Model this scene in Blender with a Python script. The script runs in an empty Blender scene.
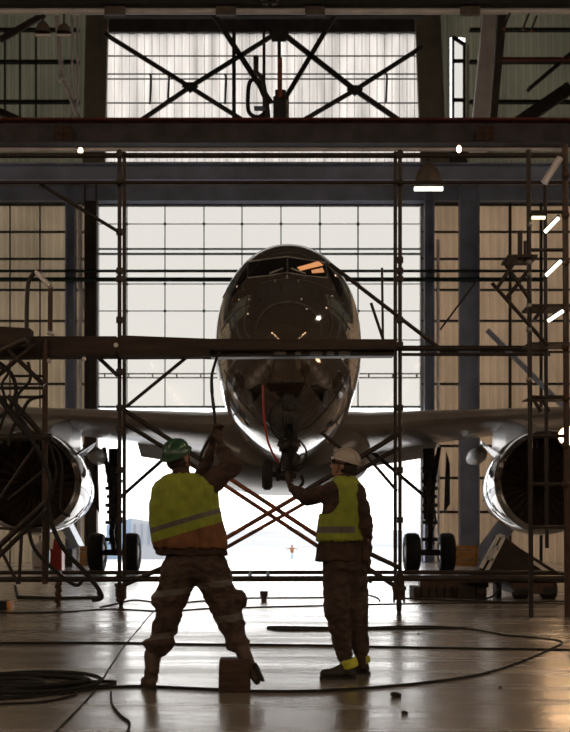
import bpy, bmesh, math, random
from mathutils import Vector, Matrix, noise
from mathutils.bvhtree import BVHTree
random.seed(7)
R = math.radians
PI = math.pi
S = bpy.context.scene
C = S.collection
F = 1140.0; H = 1.105; HOR = 538.0; CX = 285.0

def P(px, py, Y):
    """a point of the place that the photo shows at (px, py), Y metres ahead of the camera"""
    return Vector(((px - CX) * Y / F, Y, H + (HOR - py) * Y / F))
def XW(px, Y): return (px - CX) * Y / F
def ZW(py, Y): return H + (HOR - py) * Y / F

# ------------------------------------------------------------------ materials
def mat(name, col, rough=.6, metal=0., var=.15, scale=6., bump=0., bscale=40., coat=0., stretch=(1,1,1), col2=None, spec=.5):
    m = bpy.data.materials.new(name); m.use_nodes = True
    n = m.node_tree.nodes; l = m.node_tree.links
    b = n['Principled BSDF']
    b.inputs['Roughness'].default_value = rough; b.inputs['Metallic'].default_value = metal
    b.inputs['Coat Weight'].default_value = coat; b.inputs['Coat Roughness'].default_value = .05
    b.inputs['Specular IOR Level'].default_value = spec
    tc = n.new('ShaderNodeTexCoord'); mp = n.new('ShaderNodeMapping'); mp.inputs['Scale'].default_value = stretch
    l.new(tc.outputs['Object'], mp.inputs['Vector'])
    nz = n.new('ShaderNodeTexNoise'); nz.inputs['Scale'].default_value = scale; nz.inputs['Detail'].default_value = 6
    l.new(mp.outputs[0], nz.inputs['Vector'])
    cr = n.new('ShaderNodeValToRGB')
    c2 = col2 if col2 else tuple(c * (1 - var * 2) for c in col)
    cr.color_ramp.elements[0].position = .3; cr.color_ramp.elements[1].position = .7
    cr.color_ramp.elements[0].color = (*c2, 1); cr.color_ramp.elements[1].color = (*[min(1, c * (1 + var)) for c in col], 1)
    l.new(nz.outputs['Fac'], cr.inputs[0]); l.new(cr.outputs[0], b.inputs['Base Color'])
    if bump:
        n2 = n.new('ShaderNodeTexNoise'); n2.inputs['Scale'].default_value = bscale; l.new(mp.outputs[0], n2.inputs['Vector'])
        bp = n.new('ShaderNodeBump'); bp.inputs['Strength'].default_value = bump; bp.inputs['Distance'].default_value = .02
        l.new(n2.outputs['Fac'], bp.inputs['Height']); l.new(bp.outputs[0], b.inputs['Normal'])
    return m
def glow(name, col, strength):
    m = bpy.data.materials.new(name); m.use_nodes = True
    b = m.node_tree.nodes['Principled BSDF']
    b.inputs['Base Color'].default_value = (.8, .8, .8, 1)
    b.inputs['Emission Color'].default_value = (*col, 1); b.inputs['Emission Strength'].default_value = strength
    return m
def sheet_mat(name, col, trans, var=.2, scale=1.2, stretch=(1,1,1)):
    """translucent corrugated plastic sheet: daylight from outside soaks through"""
    m = bpy.data.materials.new(name); m.use_nodes = True
    n = m.node_tree.nodes; l = m.node_tree.links
    for x in list(n): n.remove(x)
    out = n.new('ShaderNodeOutputMaterial'); mix = n.new('ShaderNodeMixShader'); d = n.new('ShaderNodeBsdfDiffuse'); t = n.new('ShaderNodeBsdfTranslucent')
    mix.inputs[0].default_value = trans
    tc = n.new('ShaderNodeTexCoord'); mp = n.new('ShaderNodeMapping'); mp.inputs['Scale'].default_value = stretch
    nz = n.new('ShaderNodeTexNoise'); nz.inputs['Scale'].default_value = scale; nz.inputs['Detail'].default_value = 5
    cr = n.new('ShaderNodeValToRGB')
    cr.color_ramp.elements[0].position = .3; cr.color_ramp.elements[1].position = .7
    cr.color_ramp.elements[0].color = (*[c * (1 - var) for c in col], 1); cr.color_ramp.elements[1].color = (*[min(1, c * (1 + var)) for c in col], 1)
    l.new(tc.outputs['Object'], mp.inputs[0]); l.new(mp.outputs[0], nz.inputs['Vector']); l.new(nz.outputs['Fac'], cr.inputs[0])
    l.new(cr.outputs[0], d.inputs[0]); l.new(cr.outputs[0], t.inputs[0])
    l.new(d.outputs[0], mix.inputs[1]); l.new(t.outputs[0], mix.inputs[2]); l.new(mix.outputs[0], out.inputs[0])
    return m
def pane_mat(name, tint, gl=.06):
    m = bpy.data.materials.new(name); m.use_nodes = True
    n = m.node_tree.nodes; l = m.node_tree.links
    for x in list(n): n.remove(x)
    out = n.new('ShaderNodeOutputMaterial'); mix = n.new('ShaderNodeMixShader'); t = n.new('ShaderNodeBsdfTransparent'); g = n.new('ShaderNodeBsdfGlossy')
    fr = n.new('ShaderNodeFresnel'); fr.inputs[0].default_value = 1.3
    t.inputs[0].default_value = (*tint, 1); g.inputs['Roughness'].default_value = gl
    l.new(fr.outputs[0], mix.inputs[0]); l.new(t.outputs[0], mix.inputs[1]); l.new(g.outputs[0], mix.inputs[2]); l.new(mix.outputs[0], out.inputs[0])
    return m

M = {}
M['paint'] = mat('aircraft_paint', (.24, .20, .17), .10, .65, .08, .8, coat=1)
M['wing'] = mat('wing_paint', (.38, .33, .29), .3, .15, .1, 1.2, coat=.2)
M['belly'] = mat('belly_paint', (.22, .19, .165), .28, .15, .1, 1.)
M['cockpit'] = mat('cockpit_glass', (.012, .012, .014), .04, 0, .1, 3, coat=1)
M['chrome'] = mat('polished_lip', (.75, .72, .70), .14, 1, .08, 2)
M['gearmetal'] = mat('gear_metal', (.045, .037, .032), .5, .25, .3, 8)
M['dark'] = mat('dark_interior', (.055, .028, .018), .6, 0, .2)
M['rubber'] = mat('rubber', (.022, .02, .019), .75, 0, .2, 10, bump=.3)
M['hubmetal'] = mat('wheel_hub', (.35, .33, .3), .35, .8, .2)
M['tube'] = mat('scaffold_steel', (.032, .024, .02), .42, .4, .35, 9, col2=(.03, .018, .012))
M['rusty'] = mat('rusty_steel', (.075, .036, .022), .5, .3, .3, 12, col2=(.05, .03, .02))
M['orange_tube'] = mat('orange_brace_paint', (.30, .075, .025), .45, .1, .3, 8, col2=(.08, .03, .015))
M['plank'] = mat('dark_timber', (.05, .03, .02), .7, 0, .3, 4, bump=.4, stretch=(.3, 3, 3))
M['wood'] = mat('crate_wood', (.80, .46, .20), .7, 0, .25, 5, stretch=(.5, 3, 5), bump=.3)
M['block'] = mat('timber_block', (.08, .042, .025), .75, 0, .3, 6, bump=.5, stretch=(1, 1, 5))
M['girder'] = mat('slate_girder', (.085, .075, .082), .6, .2, .2, 2)
M['red'] = mat('red_oxide_rail', (.16, .03, .02), .5, .2, .3, 6)
M['bluecol'] = mat('blue_grey_column', (.36, .41, .56), .5, .1, .15, 1.)
M['browncol'] = mat('brown_column', (.10, .08, .07), .6, .1, .2, 1.)
M['olive'] = mat('olive_column', (.25, .23, .18), .7, 0, .15, 1.)
M['palepipe'] = mat('pale_pipe', (.80, .76, .76), .35, .1, .1, 2)
M['girt'] = mat('dark_girt', (.035, .032, .03), .6, .2, .2)
M['mullion'] = mat('green_mullion', (.025, .07, .06), .5, .2, .2)
M['darkmull'] = mat('rail_metal', (.03, .05, .045), .45, .3, .2)
M['roof'] = mat('roof_deck', (.10, .09, .08), .8, 0, .2, 1)
M['wallside'] = mat('side_wall_sheet', (.16, .14, .12), .7, .1, .2, .6)
M['sheetL'] = sheet_mat('translucent_sheet_tan', (.46, .36, .24), .175, .28, .5, (1, 1, .5))
M['sheetR'] = sheet_mat('translucent_sheet_warm', (.60, .43, .28), .155, .25, .5, (1, 1, .5))
M['sheetD'] = sheet_mat('translucent_sheet_olive', (.20, .19, .13), .14, .25, .5, (1, 1, .5))
M['skylight'] = sheet_mat('skylight_sheet', (.47, .44, .41), .85, .32, 2.2, (1, 1, .08))
M['pane'] = pane_mat('hangar_pane', (.515, .51, .497))
M['snow'] = mat('snow', (.46, .475, .50), .8, 0, .04, .05)
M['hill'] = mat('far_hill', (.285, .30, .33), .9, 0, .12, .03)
M['bluebuild'] = mat('blue_cladding', (.16, .22, .30), .7, 0, .12, .2)
M['vest'] = mat('hi_vis_yellow', (.29, .335, .03), .75, 0, .12, 14, bump=.3, bscale=60)
M['vestor'] = mat('orange_hem', (.20, .08, .03), .8, 0, .2, 14)
M['tape'] = mat('reflective_tape', (.13, .11, .09), .5, .1, .1, 20)
M['tapeyel'] = mat('yellow_tape', (.62, .62, .05), .6, 0, .1, 20)
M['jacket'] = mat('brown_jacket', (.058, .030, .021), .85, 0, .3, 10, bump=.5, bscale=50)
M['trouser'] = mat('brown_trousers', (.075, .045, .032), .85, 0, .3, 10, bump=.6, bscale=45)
M['skin'] = mat('skin', (.42, .22, .14), .55, 0, .1, 10)
M['glove'] = mat('work_glove', (.07, .04, .03), .8, 0, .2, 20)
M['boot'] = mat('boot_leather', (.085, .05, .032), .6, 0, .25, 14, bump=.3)
M['bootdark'] = mat('dark_shoe', (.035, .025, .02), .6, 0, .25, 14)
M['helmetg'] = mat('green_helmet', (.035, .11, .055), .3, 0, .1, 8, coat=.4)
M['helmetw'] = mat('pale_helmet', (.50, .42, .36), .3, 0, .1, 8, coat=.4)
M['hair'] = mat('dark_hair', (.03, .02, .015), .8, 0, .2, 40)
M['cable'] = mat('black_cable', (.008, .006, .005), .7, 0, .2, 20)
M['redhose'] = mat('red_hose', (.55, .03, .02), .4, 0, .1, 10)
M['lampshade'] = mat('lamp_shade_metal', (.16, .13, .11), .5, .4, .15, 6)
M['coolglow'] = glow('cool_tube_glow', (.95, 1., .85), 2.6)
M['warmglow'] = glow('warm_bulb_glow', (1., .72, .45), 6)
M['floodglow'] = glow('flood_glow', (1., .66, .36), 9)
M['bluegrey'] = mat('blue_grey_metal', (.35, .42, .50), .4, .3, .1)
M['white'] = mat('white_paint', (.75, .73, .70), .4, 0, .06)
M['cartbody'] = mat('cart_dark_body', (.03, .018, .012), .75, 0, .3, 5)
M['orange'] = mat('orange_paint', (.80, .36, .10), .5, 0, .1)
M['debris'] = mat('debris_dark', (.03, .025, .02), .8, 0, .2)

# floor: worn sealed concrete
def floor_material():
    m = bpy.data.materials.new('sealed_concrete'); m.use_nodes = True
    n = m.node_tree.nodes; l = m.node_tree.links; b = n['Principled BSDF']
    tc = n.new('ShaderNodeTexCoord')
    def nz(scale, st, det=6):
        mp = n.new('ShaderNodeMapping'); mp.inputs['Scale'].default_value = st
        l.new(tc.outputs['Object'], mp.inputs[0])
        t = n.new('ShaderNodeTexNoise'); t.inputs['Scale'].default_value = scale; t.inputs['Detail'].default_value = det
        t.inputs['Roughness'].default_value = .65
        l.new(mp.outputs[0], t.inputs['Vector']); return t
    def ramp(src, a, ca, c, cc):
        r = n.new('ShaderNodeValToRGB'); r.color_ramp.elements[0].position = a; r.color_ramp.elements[1].position = c
        r.color_ramp.elements[0].color = (*ca, 1); r.color_ramp.elements[1].color = (*cc, 1); l.new(src, r.inputs[0]); return r
    a = nz(.9, (.35, 1.6, 1)); base = ramp(a.outputs['Fac'], .35, (.20, .165, .135), .68, (.50, .44, .38))
    s = nz(14, (1, 1, 1), 8); st = ramp(s.outputs['Fac'], .34, (.25, .21, .18), .46, (1, 1, 1))
    mx = n.new('ShaderNodeMixRGB'); mx.blend_type = 'MULTIPLY'; mx.inputs[0].default_value = .8
    l.new(base.outputs[0], mx.inputs[1]); l.new(st.outputs[0], mx.inputs[2])
    l.new(mx.outputs[0], b.inputs['Base Color']); b.inputs['Coat Weight'].default_value = 1; b.inputs['Coat IOR'].default_value = 1.6; b.inputs['Coat Roughness'].default_value = .14
    r1 = nz(1.1, (.18, 1.5, 1)); rr = ramp(r1.outputs['Fac'], .35, (.16,) * 3, .65, (.31,) * 3)
    l.new(rr.outputs[0], b.inputs['Roughness']); l.new(rr.outputs[0], b.inputs['Coat Roughness'])
    bn = nz(5, (.5, 1.6, 1), 8); bp = n.new('ShaderNodeBump'); bp.inputs['Strength'].default_value = .10; bp.inputs['Distance'].default_value = .02
    b2 = nz(26, (.25, 1.3, 1), 8); ad = n.new('ShaderNodeMath'); ad.operation = 'MULTIPLY_ADD'; ad.inputs[1].default_value = .35; l.new(b2.outputs['Fac'], ad.inputs[0]); l.new(bn.outputs['Fac'], ad.inputs[2])
    l.new(ad.outputs[0], bp.inputs['Height']); l.new(bp.outputs[0], b.inputs['Coat Normal']); l.new(bp.outputs[0], b.inputs['Normal'])
    return m
M['floor'] = floor_material()

# ------------------------------------------------------------------ mesh helpers
class MB:
    def __init__(s): s.v = []; s.f = []; s.mi = []
    def add(s, vs, fs, mi=0):
        o = len(s.v); s.v += [Vector(v) for v in vs]; s.f += [tuple(o + i for i in f) for f in fs]; s.mi += [mi] * len(fs); return s
    def box(s, a, b, mi=0):
        x0, y0, z0 = (min(a[i], b[i]) for i in range(3)); x1, y1, z1 = (max(a[i], b[i]) for i in range(3))
        return s.add([(x0,y0,z0),(x1,y0,z0),(x1,y1,z0),(x0,y1,z0),(x0,y0,z1),(x1,y0,z1),(x1,y1,z1),(x0,y1,z1)],
                     [(0,3,2,1),(4,5,6,7),(0,1,5,4),(1,2,6,5),(2,3,7,6),(3,0,4,7)], mi)
    def prism(s, poly, d, mi=0):
        """closed polygon (list of Vectors) pushed along vector d"""
        n = len(poly); d = Vector(d); vs = [Vector(p) for p in poly] + [Vector(p) + d for p in poly]
        fs = [tuple(range(n))[::-1], tuple(range(n, 2 * n))] + [(i, (i + 1) % n, n + (i + 1) % n, n + i) for i in range(n)]
        return s.add(vs, fs, mi)
    def bar(s, a, b, w, h, mi=0, up=(0, 0, 1)):
        a = Vector(a); b = Vector(b); t = (b - a).normalized(); u = Vector(up)
        if abs(t.dot(u)) > .98: u = Vector((0, 1, 0))
        sd = t.cross(u).normalized() * w / 2; u = sd.cross(t).normalized() * h / 2
        vs = [p + i * sd + j * u for p in (a, b) for i, j in ((-1,-1),(1,-1),(1,1),(-1,1))]
        return s.add(vs, [(3,2,1,0),(4,5,6,7),(0,1,5,4),(1,2,6,5),(2,3,7,6),(3,0,4,7)], mi)
    def tube(s, pts, r, n=10, mi=0, cap=True):
        pts = [Vector(p) for p in pts]; rs = r if isinstance(r, (list, tuple)) else [r] * len(pts)
        vs = []; u = None
        for i, p in enumerate(pts):
            t = (pts[min(i + 1, len(pts) - 1)] - pts[max(i - 1, 0)])
            t = t.normalized() if t.length > 1e-9 else Vector((0, 0, 1))
            if u is None:
                u = Vector((0, 0, 1)) if abs(t.z) < .9 else Vector((1, 0, 0))
            u = (u - t * u.dot(t)).normalized(); w = t.cross(u)
            vs += [p + rs[i] * (math.cos(2 * PI * k / n) * u + math.sin(2 * PI * k / n) * w) for k in range(n)]
        fs = [(i * n + k, i * n + (k + 1) % n, (i + 1) * n + (k + 1) % n, (i + 1) * n + k) for i in range(len(pts) - 1) for k in range(n)]
        if cap: fs += [tuple(range(n))[::-1], tuple((len(pts) - 1) * n + k for k in range(n))]
        return s.add(vs, fs, mi)
    def lathe(s, c, axis, prof, n=40, mi=0, close=False):
        """prof: (distance along axis, radius)"""
        c = Vector(c); t = Vector(axis).normalized(); u = Vector((0, 0, 1)) if abs(t.z) < .9 else Vector((1, 0, 0))
        u = (u - t * u.dot(t)).normalized(); w = t.cross(u)
        vs = [c + t * d + r * (math.cos(2 * PI * k / n) * u + math.sin(2 * PI * k / n) * w) for d, r in prof for k in range(n)]
        m = len(prof); rng = m if close else m - 1
        fs = [(i * n + k, i * n + (k + 1) % n, ((i + 1) % m) * n + (k + 1) % n, ((i + 1) % m) * n + k) for i in range(rng) for k in range(n)]
        return s.add(vs, fs, mi)
    def loft(s, rings, mi=0, cap=True):
        n = len(rings[0]); vs = [v for r in rings for v in r]
        fs = [(i * n + k, i * n + (k + 1) % n, (i + 1) * n + (k + 1) % n, (i + 1) * n + k) for i in range(len(rings) - 1) for k in range(n)]
        if cap: fs += [tuple(range(n))[::-1], tuple((len(rings) - 1) * n + k for k in range(n))]
        return s.add(vs, fs, mi)
    def ball(s, c, r, rot=None, n=14, mi=0):
        rr = Vector(r) if isinstance(r, (tuple, list, Vector)) else Vector((r, r, r)); c = Vector(c)
        vs = []; 
        for i in range(1, n // 2 + 1):
            a = PI * i / (n // 2 + 1)
            for k in range(n):
                b = 2 * PI * k / n
                vs.append(Vector((math.sin(a) * math.cos(b) * rr.x, math.sin(a) * math.sin(b) * rr.y, math.cos(a) * rr.z)))
        top = len(vs); vs += [Vector((0, 0, rr.z)), Vector((0, 0, -rr.z))]
        m = n // 2
        fs = [(i * n + k, (i + 1) * n + k, (i + 1) * n + (k + 1) % n, i * n + (k + 1) % n) for i in range(m - 1) for k in range(n)]
        fs += [(top, k, (k + 1) % n) for k in range(n)] + [(top + 1, (m - 1) * n + (k + 1) % n, (m - 1) * n + k) for k in range(n)]
        if rot is not None: vs = [rot @ v for v in vs]
        return s.add([v + c for v in vs], fs, mi)
    def limb(s, a, b, ra, rb):
        a = Vector(a); b = Vector(b)
        s.ball(a, ra); s.ball(b, rb)
        return s.tube([a, b], [ra, rb], 16)
    def build(s, name, mats, parent=None, smooth=False, loc=None, bevel=0):
        return link(name, s.v, s.f, mats, parent, smooth, loc, s.mi, bevel)

ORIG = {}
def link(name, vs, fs, mats, parent=None, smooth=False, loc=None, mi=None, bevel=0):
    if parent is not None: o0 = ORIG[parent.name]
    elif loc is not None: o0 = Vector(loc)
    else:
        xs = [v[0] for v in vs]; ys = [v[1] for v in vs]; zs = [v[2] for v in vs]
        o0 = Vector(((min(xs) + max(xs)) / 2, (min(ys) + max(ys)) / 2, min(zs)))
    me = bpy.data.meshes.new(name); me.from_pydata([tuple(Vector(v) - o0) for v in vs], [], fs)
    mats = mats if isinstance(mats, (list, tuple)) else [mats]
    for m in mats: me.materials.append(m)
    if mi: me.polygons.foreach_set('material_index', mi)
    bm = bmesh.new(); bm.from_mesh(me); bmesh.ops.recalc_face_normals(bm, faces=bm.faces); bm.to_mesh(me); bm.free()
    if smooth:
        me.polygons.foreach_set('use_smooth', [True] * len(me.polygons))
        try: me.set_sharp_from_angle(angle=R(38))
        except Exception: pass
    me.update()
    o = bpy.data.objects.new(name, me); C.objects.link(o)
    ORIG[o.name] = o0
    if parent is not None: o.parent = parent
    else: o.location = o0
    if bevel:
        b = o.modifiers.new('bevel', 'BEVEL'); b.width = bevel; b.segments = 2
    return o
def tag(o, label=None, cat=None, group=None, kind=None):
    if label: o['label'] = label
    if cat: o['category'] = cat
    if group: o['group'] = group
    if kind: o['kind'] = kind
    return o
def thing(name, loc, label, cat, group=None, kind=None):
    o = bpy.data.objects.new(name, None); C.objects.link(o); o.location = loc; ORIG[o.name] = Vector(loc)
    o.empty_display_size = .3
    return tag(o, label, cat, group, kind)
def lab(o, t): o['label'] = t; return o
def spline(pts, n=8):
    pts = [Vector(p) for p in pts]; out = []
    for i in range(len(pts) - 1):
        p0 = pts[max(i - 1, 0)]; p1 = pts[i]; p2 = pts[i + 1]; p3 = pts[min(i + 2, len(pts) - 1)]
        for k in range(n):
            t = k / n
            out.append(.5 * ((2 * p1) + (-p0 + p2) * t + (2 * p0 - 5 * p1 + 4 * p2 - p3) * t * t + (-p0 + 3 * p1 - 3 * p2 + p3) * t ** 3))
    out.append(pts[-1]); return out

# ------------------------------------------------------------------ the hangar shell
BW = 52.0           # distance of the back wall
XL, XR, YF, ZC = -20.0, 20.0, -14.0, 27.0
fl = MB().box((XL, YF, -.3), (XR, BW + .6, 0)).build('floor', M['floor'], loc=(0, 0, 0)); tag(fl, kind='structure')
cl = MB().box((XL, YF, ZC), (XR, BW + .6, ZC + .3)).build('ceiling', M['roof']); tag(cl, kind='structure')
for nm, x0, x1 in (('wall_left', XL - .3, XL), ('wall_right', XR, XR + .3)):
    w = MB().box((x0, YF, -.3), (x1, BW + .6, 6.5)); w.box((x0, YF, 12), (x1, BW + .6, ZC))
    for k in range(12):
        y = YF + 2 + k * 5.6; w.box((x0, y, 6.5), (x1, y + 2.2, 12))
    tag(w.build(nm, M['wallside']), kind='structure')
# front wall behind the camera: big doorway flanked by window bays
w = MB()
for a, b in ((XL, -16), (-9.5, -7.5), (7.5, 9.5), (16, XR)): w.box((a, YF - .3, -.3), (b, YF, ZC))
w.box((-16, YF - .3, -.3), (-9.5, YF, 6)); w.box((9.5, YF - .3, -.3), (16, YF, 6))
w.box((-16, YF - .3, 11), (16, YF, 13)); w.box((-16, YF - .3, 17), (16, YF, ZC)); w.box((-7.5, YF - .3, -.3), (7.5, YF, 8))
for x in (-14, -12, -4.5, -1.5, 1.5, 4.5, 11.5, 14): w.box((x - .15, YF - .3, 3), (x + .15, YF, 17))
tag(w.build('wall_front', M['wallside']), kind='structure')

M['warmpane'] = pane_mat('dusty_warm_pane', (.74, .66, .58))  # unseen panes, tinted to dim and warm the daylight fill
t = MB()
for a, b, c, d in ((-16, -9.5, 6, 11), (9.5, 16, 6, 11), (-7.5, 7.5, 8, 11), (-16, -9.5, 13, 17), (9.5, 16, 13, 17), (-7.5, 7.5, 13, 17)): t.box((a, YF - .17, c), (b, YF - .15, d))
tag(t.build('window_4', M['warmpane']), kind='structure')
for i, x in enumerate((XL - .15, XR + .13)): tag(MB().box((x, YF, 6.5), (x + .02, BW + .6, 12)).build('window_%d' % (5 + i), M['warmpane']), kind='structure')

# back wall: corrugated sheets as ribbed strips
def ribbed(mb, px0, px1, py0, py1, Y, pitch=.34, dep=.06, mi=0):
    x0, x1 = XW(px0, Y), XW(px1, Y); z0, z1 = max(0, ZW(py1, Y)), ZW(py0, Y)
    xs = []; x = x0; k = 0
    while x < x1 - 1e-4:
        xs.append((x, Y - (dep if k % 4 in (1, 2) else 0))); x += pitch * (.15 if k % 2 == 0 else .35); k += 1
    xs.append((x1, Y))
    vs = [(a, b, z0) for a, b in xs] + [(a, b, z1) for a, b in xs]; n = len(xs)
    vs += [(a, b + .03, z0) for a, b in xs] + [(a, b + .03, z1) for a, b in xs]
    mb.add(vs[:2 * n], [(i, i + 1, n + i + 1, n + i) for i in range(n - 1)], mi)
XLp, XRp = CX + XL * F / BW, CX + XR * F / BW
wb = MB()
ribbed(wb, XLp, 98, 186, HOR + 24.3, BW, mi=0)
ribbed(wb, 422, XRp, 186, HOR + 24.3, BW, mi=1)
ribbed(wb, XLp, 104, -31, 186, BW, mi=2)
ribbed(wb, 424, 450, -31, 186, BW, mi=2)
ribbed(wb, 465, XRp, -31, 186, BW, mi=2)
ribbed(wb, 450, 465, -31, 38, BW, mi=2)
wb.box(P(104, 32, BW - .1), P(424, -31, BW + .2), 3)
wb.box(P(97, 205, BW - .1), P(424, 164, BW + .2), 3)
wb.box(P(449, 186, BW - .1), P(466, 122, BW + .2), 3)
wall = wb.build('wall_back', [M['sheetL'], M['sheetR'], M['sheetD'], M['girder']], loc=(0, BW, 0)); tag(wall, kind='structure')
# girts, header and frames of the back wall
g = MB()
for py in (205, 232, 259, 290, 321, 352, 384, 415, 446, 478, 512):
    g.box(P(XLp, py - 1.3, BW - .35), P(98, py + 1.3, BW - .12)); g.box(P(422, py - 1.3, BW - .35), P(XRp, py + 1.3, BW - .12))
for py in (30, 62, 102, 140):
    g.box(P(XLp, py - 2.5, BW - .4), P(80, py + 2.5, BW - .12)); g.box(P(470, py - 2.5, BW - .4), P(XRp, py + 2.5, BW - .12))
for px in (10, 40, 510, 541):
    g.box(P(px - .8, 186, BW - .3), P(px + .8, HOR + 24.3, BW - .12))
for px in (5, 20, 36): g.box(P(px - 1, 30, BW - .3), P(px + 1, 140, BW - .12))
tag(g.build('trim_1', M['girt'], parent=None), kind='structure')
hd = MB(); hd.box(P(XLp, 186, BW - .7), P(XRp, 204, BW - .15)); hd.box(P(XLp, 184.5, BW - .8), P(XRp, 186.5, BW - .15), 1)
tag(hd.build('trim_2', [M['bluecol'], M['palepipe']]), kind='structure')

# big glazed opening above the open doorway
wf = thing('window_1', (XW(260, BW), BW, ZW(407, BW)), None, None, kind='structure')
WX0, WX1 = 98, 422
fr = MB()
for px in (127, 165, 204, 242, 281, 320, 358, 396): fr.box(P(px - .55, 205, BW - .06), P(px + .55, 407, BW + .06))
for py in (224, 284, 311, 340): fr.box(P(WX0, py - .5, BW - .05), P(WX1, py + .5, BW + .05))
for py, t in ((249, 1.0), (254, 1.2), (407, 1.2)): fr.box(P(WX0, py - t, BW - .15), P(WX1, py + t, BW + .1))
for px in (127, 165, 204, 242, 281, 320, 358, 396):
    for py in (224, 284, 311, 340): fr.box(P(px - 1.3, py - 1.3, BW - .09), P(px + 1.3, py + 1.3, BW + .07))
fr.build('window_frame', M['mullion'], wf)
fr = MB(); fr.box(P(WX0, 373, BW - .15), P(WX1, 374.5, BW + .1)); fr.box(P(WX0, 377, BW - .15), P(WX1, 378.5, BW + .1))
for k in range(14): fr.box(P(104 + k * 24, 374, BW - .1), P(105.5 + k * 24, 377.5, BW))
for px in (WX0, WX1): fr.box(P(px - 1.5, 205, BW - .2), P(px + 1.5, 562, BW + .2))
lab(fr.build('window_rail', M['palepipe'], wf), 'pale double rail across the glazing')
MB().box(P(WX0, 205, BW - .01), P(WX1, 407, BW + .01)).build('window_pane', M['pane'], wf)

# translucent skylight band high up
wf = thing('window_2', (XW(260, BW), BW, ZW(148, BW)), None, None, kind='structure')
sk = MB(); ribbed(sk, 104, 424, 32, 164, BW + .1, pitch=.68, dep=.05); sk.build('translucent_sheet', M['skylight'], wf)
fr = MB()
for py in (56, 79, 103): fr.box(P(104, py - .8, BW - .15), P(424, py + .8, BW))
fr.box(P(104, 73.5, BW - .15), P(424, 74.6, BW))
for k in range(43):
    px = 107 + k * 7.5; fr.box(P(px - .22, 32, BW - .03), P(px + .22, 164, BW))
for px in (234, 264, 279): fr.box(P(px - 1.6, 32, BW - .5), P(px + 1.6, 130, BW - .1))
for px, py in ((150, 74), (168, 74), (225, 74), (386, 73)): fr.tube([P(px, py, BW - .3), P(px + 1, py + 3, BW - .3), P(px, py + 30, BW - .3)], .05)
fr.build('window_frame', M['girt'], wf)
wf = thing('window_3', (XW(458, BW), BW, ZW(122, BW)), None, None, kind='structure')
MB().prism([P(454, 122, BW + .02), P(463, 122, BW + .02), P(463, 44, BW + .02), P(454, 38, BW + .02)], (0, .03, 0)).build('window_pane', M['pane'], wf)
fr = MB()
for a, b in (((453, 122), (453, 37)), ((464, 122), (464, 43)), ((453, 61), (464, 61)), ((453, 100), (464, 100)), ((453, 37), (465, 45))):
    fr.bar(P(*a, BW - .05), P(*b, BW - .05), .1, .15)
fr.build('window_frame', M['girt'], wf)
MB().box(P(467, 45, BW - .3), P(468.6, 122, BW - .2)).build('pale_edge', M['palepipe'], wf)

for py, rr, lb in ((271, .065, 'dark rail across the back wall behind the cockpit, upper of two'), (279.5, .10, 'dark rail across the back wall behind the cockpit, thicker lower of two')):
    tag(MB().tube([(XL, BW - 1.1, ZW(py, BW - 1.1)), (XW(544, BW - 1.1), BW - 1.1, ZW(py, BW - 1.1))], rr, 12).build('wall_rail', M['darkmull'], smooth=True), lb, 'rail', 'dark rails across the back wall')

# steel columns standing before the back wall
def column(name_label, px0, px1, py0, Y, m, pyb=None, flange=True, tp=0):
    zb = 0; x0, x1 = XW(px0, Y), XW(px1, Y); zt = ZW(py0, Y)
    t = thing('steel_column', ((x0 + x1) / 2, Y, 0), name_label, 'column', 'steel columns of the back wall')
    w = x1 - x0; b = MB()
    b.box((x0, Y - .02, 0), (x1, Y + .02, zt)); b.build('web', m, t)
    for a in (x0, x1 - .06):
        MB().box((a, Y - .22, 0), (a + .06, Y + .22, zt)).build('flange', m, t)
    MB().box((x0 - .15, Y - .3, 0), (x1 + .15, Y + .3, .05)).build('base_plate', m, t)
    return t
column('blue-grey steel column left of the glazed opening', 66, 76, 186, BW - .7, M['bluecol'])
column('brown steel column on the left edge of the glazed opening', 85, 97.5, 186, BW - .6, M['browncol'])
column('narrow blue steel column on the right edge of the glazed opening', 424, 434, 186, BW - .6, M['bluecol'])
column('wide blue-grey steel column right of the glazed opening, behind the right wing', 459, 479, 186, BW - .7, M['bluecol'])
t = MB().tube([P(80, 205, BW - 1), P(80, 285, BW - 1), P(82, 300, BW - 1), P(79.5, 330, BW - 1), P(79.5, 561, BW - 1)], .11).build('drain_pipe', M['palepipe'], smooth=True)
tag(t, 'pale downpipe running down beside the left blue-grey column', 'pipe')
t = MB().tube([P(438, 240, BW - 1), P(438, 561, BW - 1)], .07).build('drain_pipe', M['palepipe'], smooth=True)
tag(t, 'thin pale pipe beside the narrow blue column right of the opening', 'pipe')
t = MB().prism([P(104, 186, BW - .5), P(82, 186, BW - .5), P(86, 5, BW - .5), P(108, 5, BW - .5)], (0, .35, 0)).build('wall_pier', M['olive'])
tag(t, 'broad olive pier on the left side of the bright upper skylight', 'pier', 'olive piers beside the skylight')
t = MB().prism([P(448, 186, BW - .5), P(422, 186, BW - .5), P(415, 5, BW - .5), P(440, 5, BW - .5)], (0, .35, 0)).build('wall_pier', M['olive'])
tag(t, 'broad olive pier between the bright upper skylight and the narrow window', 'pier', 'olive piers beside the skylight')
t = MB().prism([P(470, 150, 44), P(488, 150, 44), P(497, 5, 44), P(484, 5, 44)], (0, .3, 0)).build('leaning_column', M['palepipe'])
tag(t, 'pale slanted column high up right of the narrow window', 'column')
t = MB().prism([P(489, 150, 44), P(494, 150, 44), P(508, 5, 44), P(499, 5, 44)], (0, .3, 0)).build('leaning_column', M['browncol'])
tag(t, 'dark slanted column high up, right neighbour of the pale slanted one', 'column')
pb = MB().tube([P(56, 14, 40), P(58, 30, 40), P(62, 78, 40), P(64, 82, 40), P(81, 122, 40)], .085, 12); pb.ball(P(62, 79, 40), .14)
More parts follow.
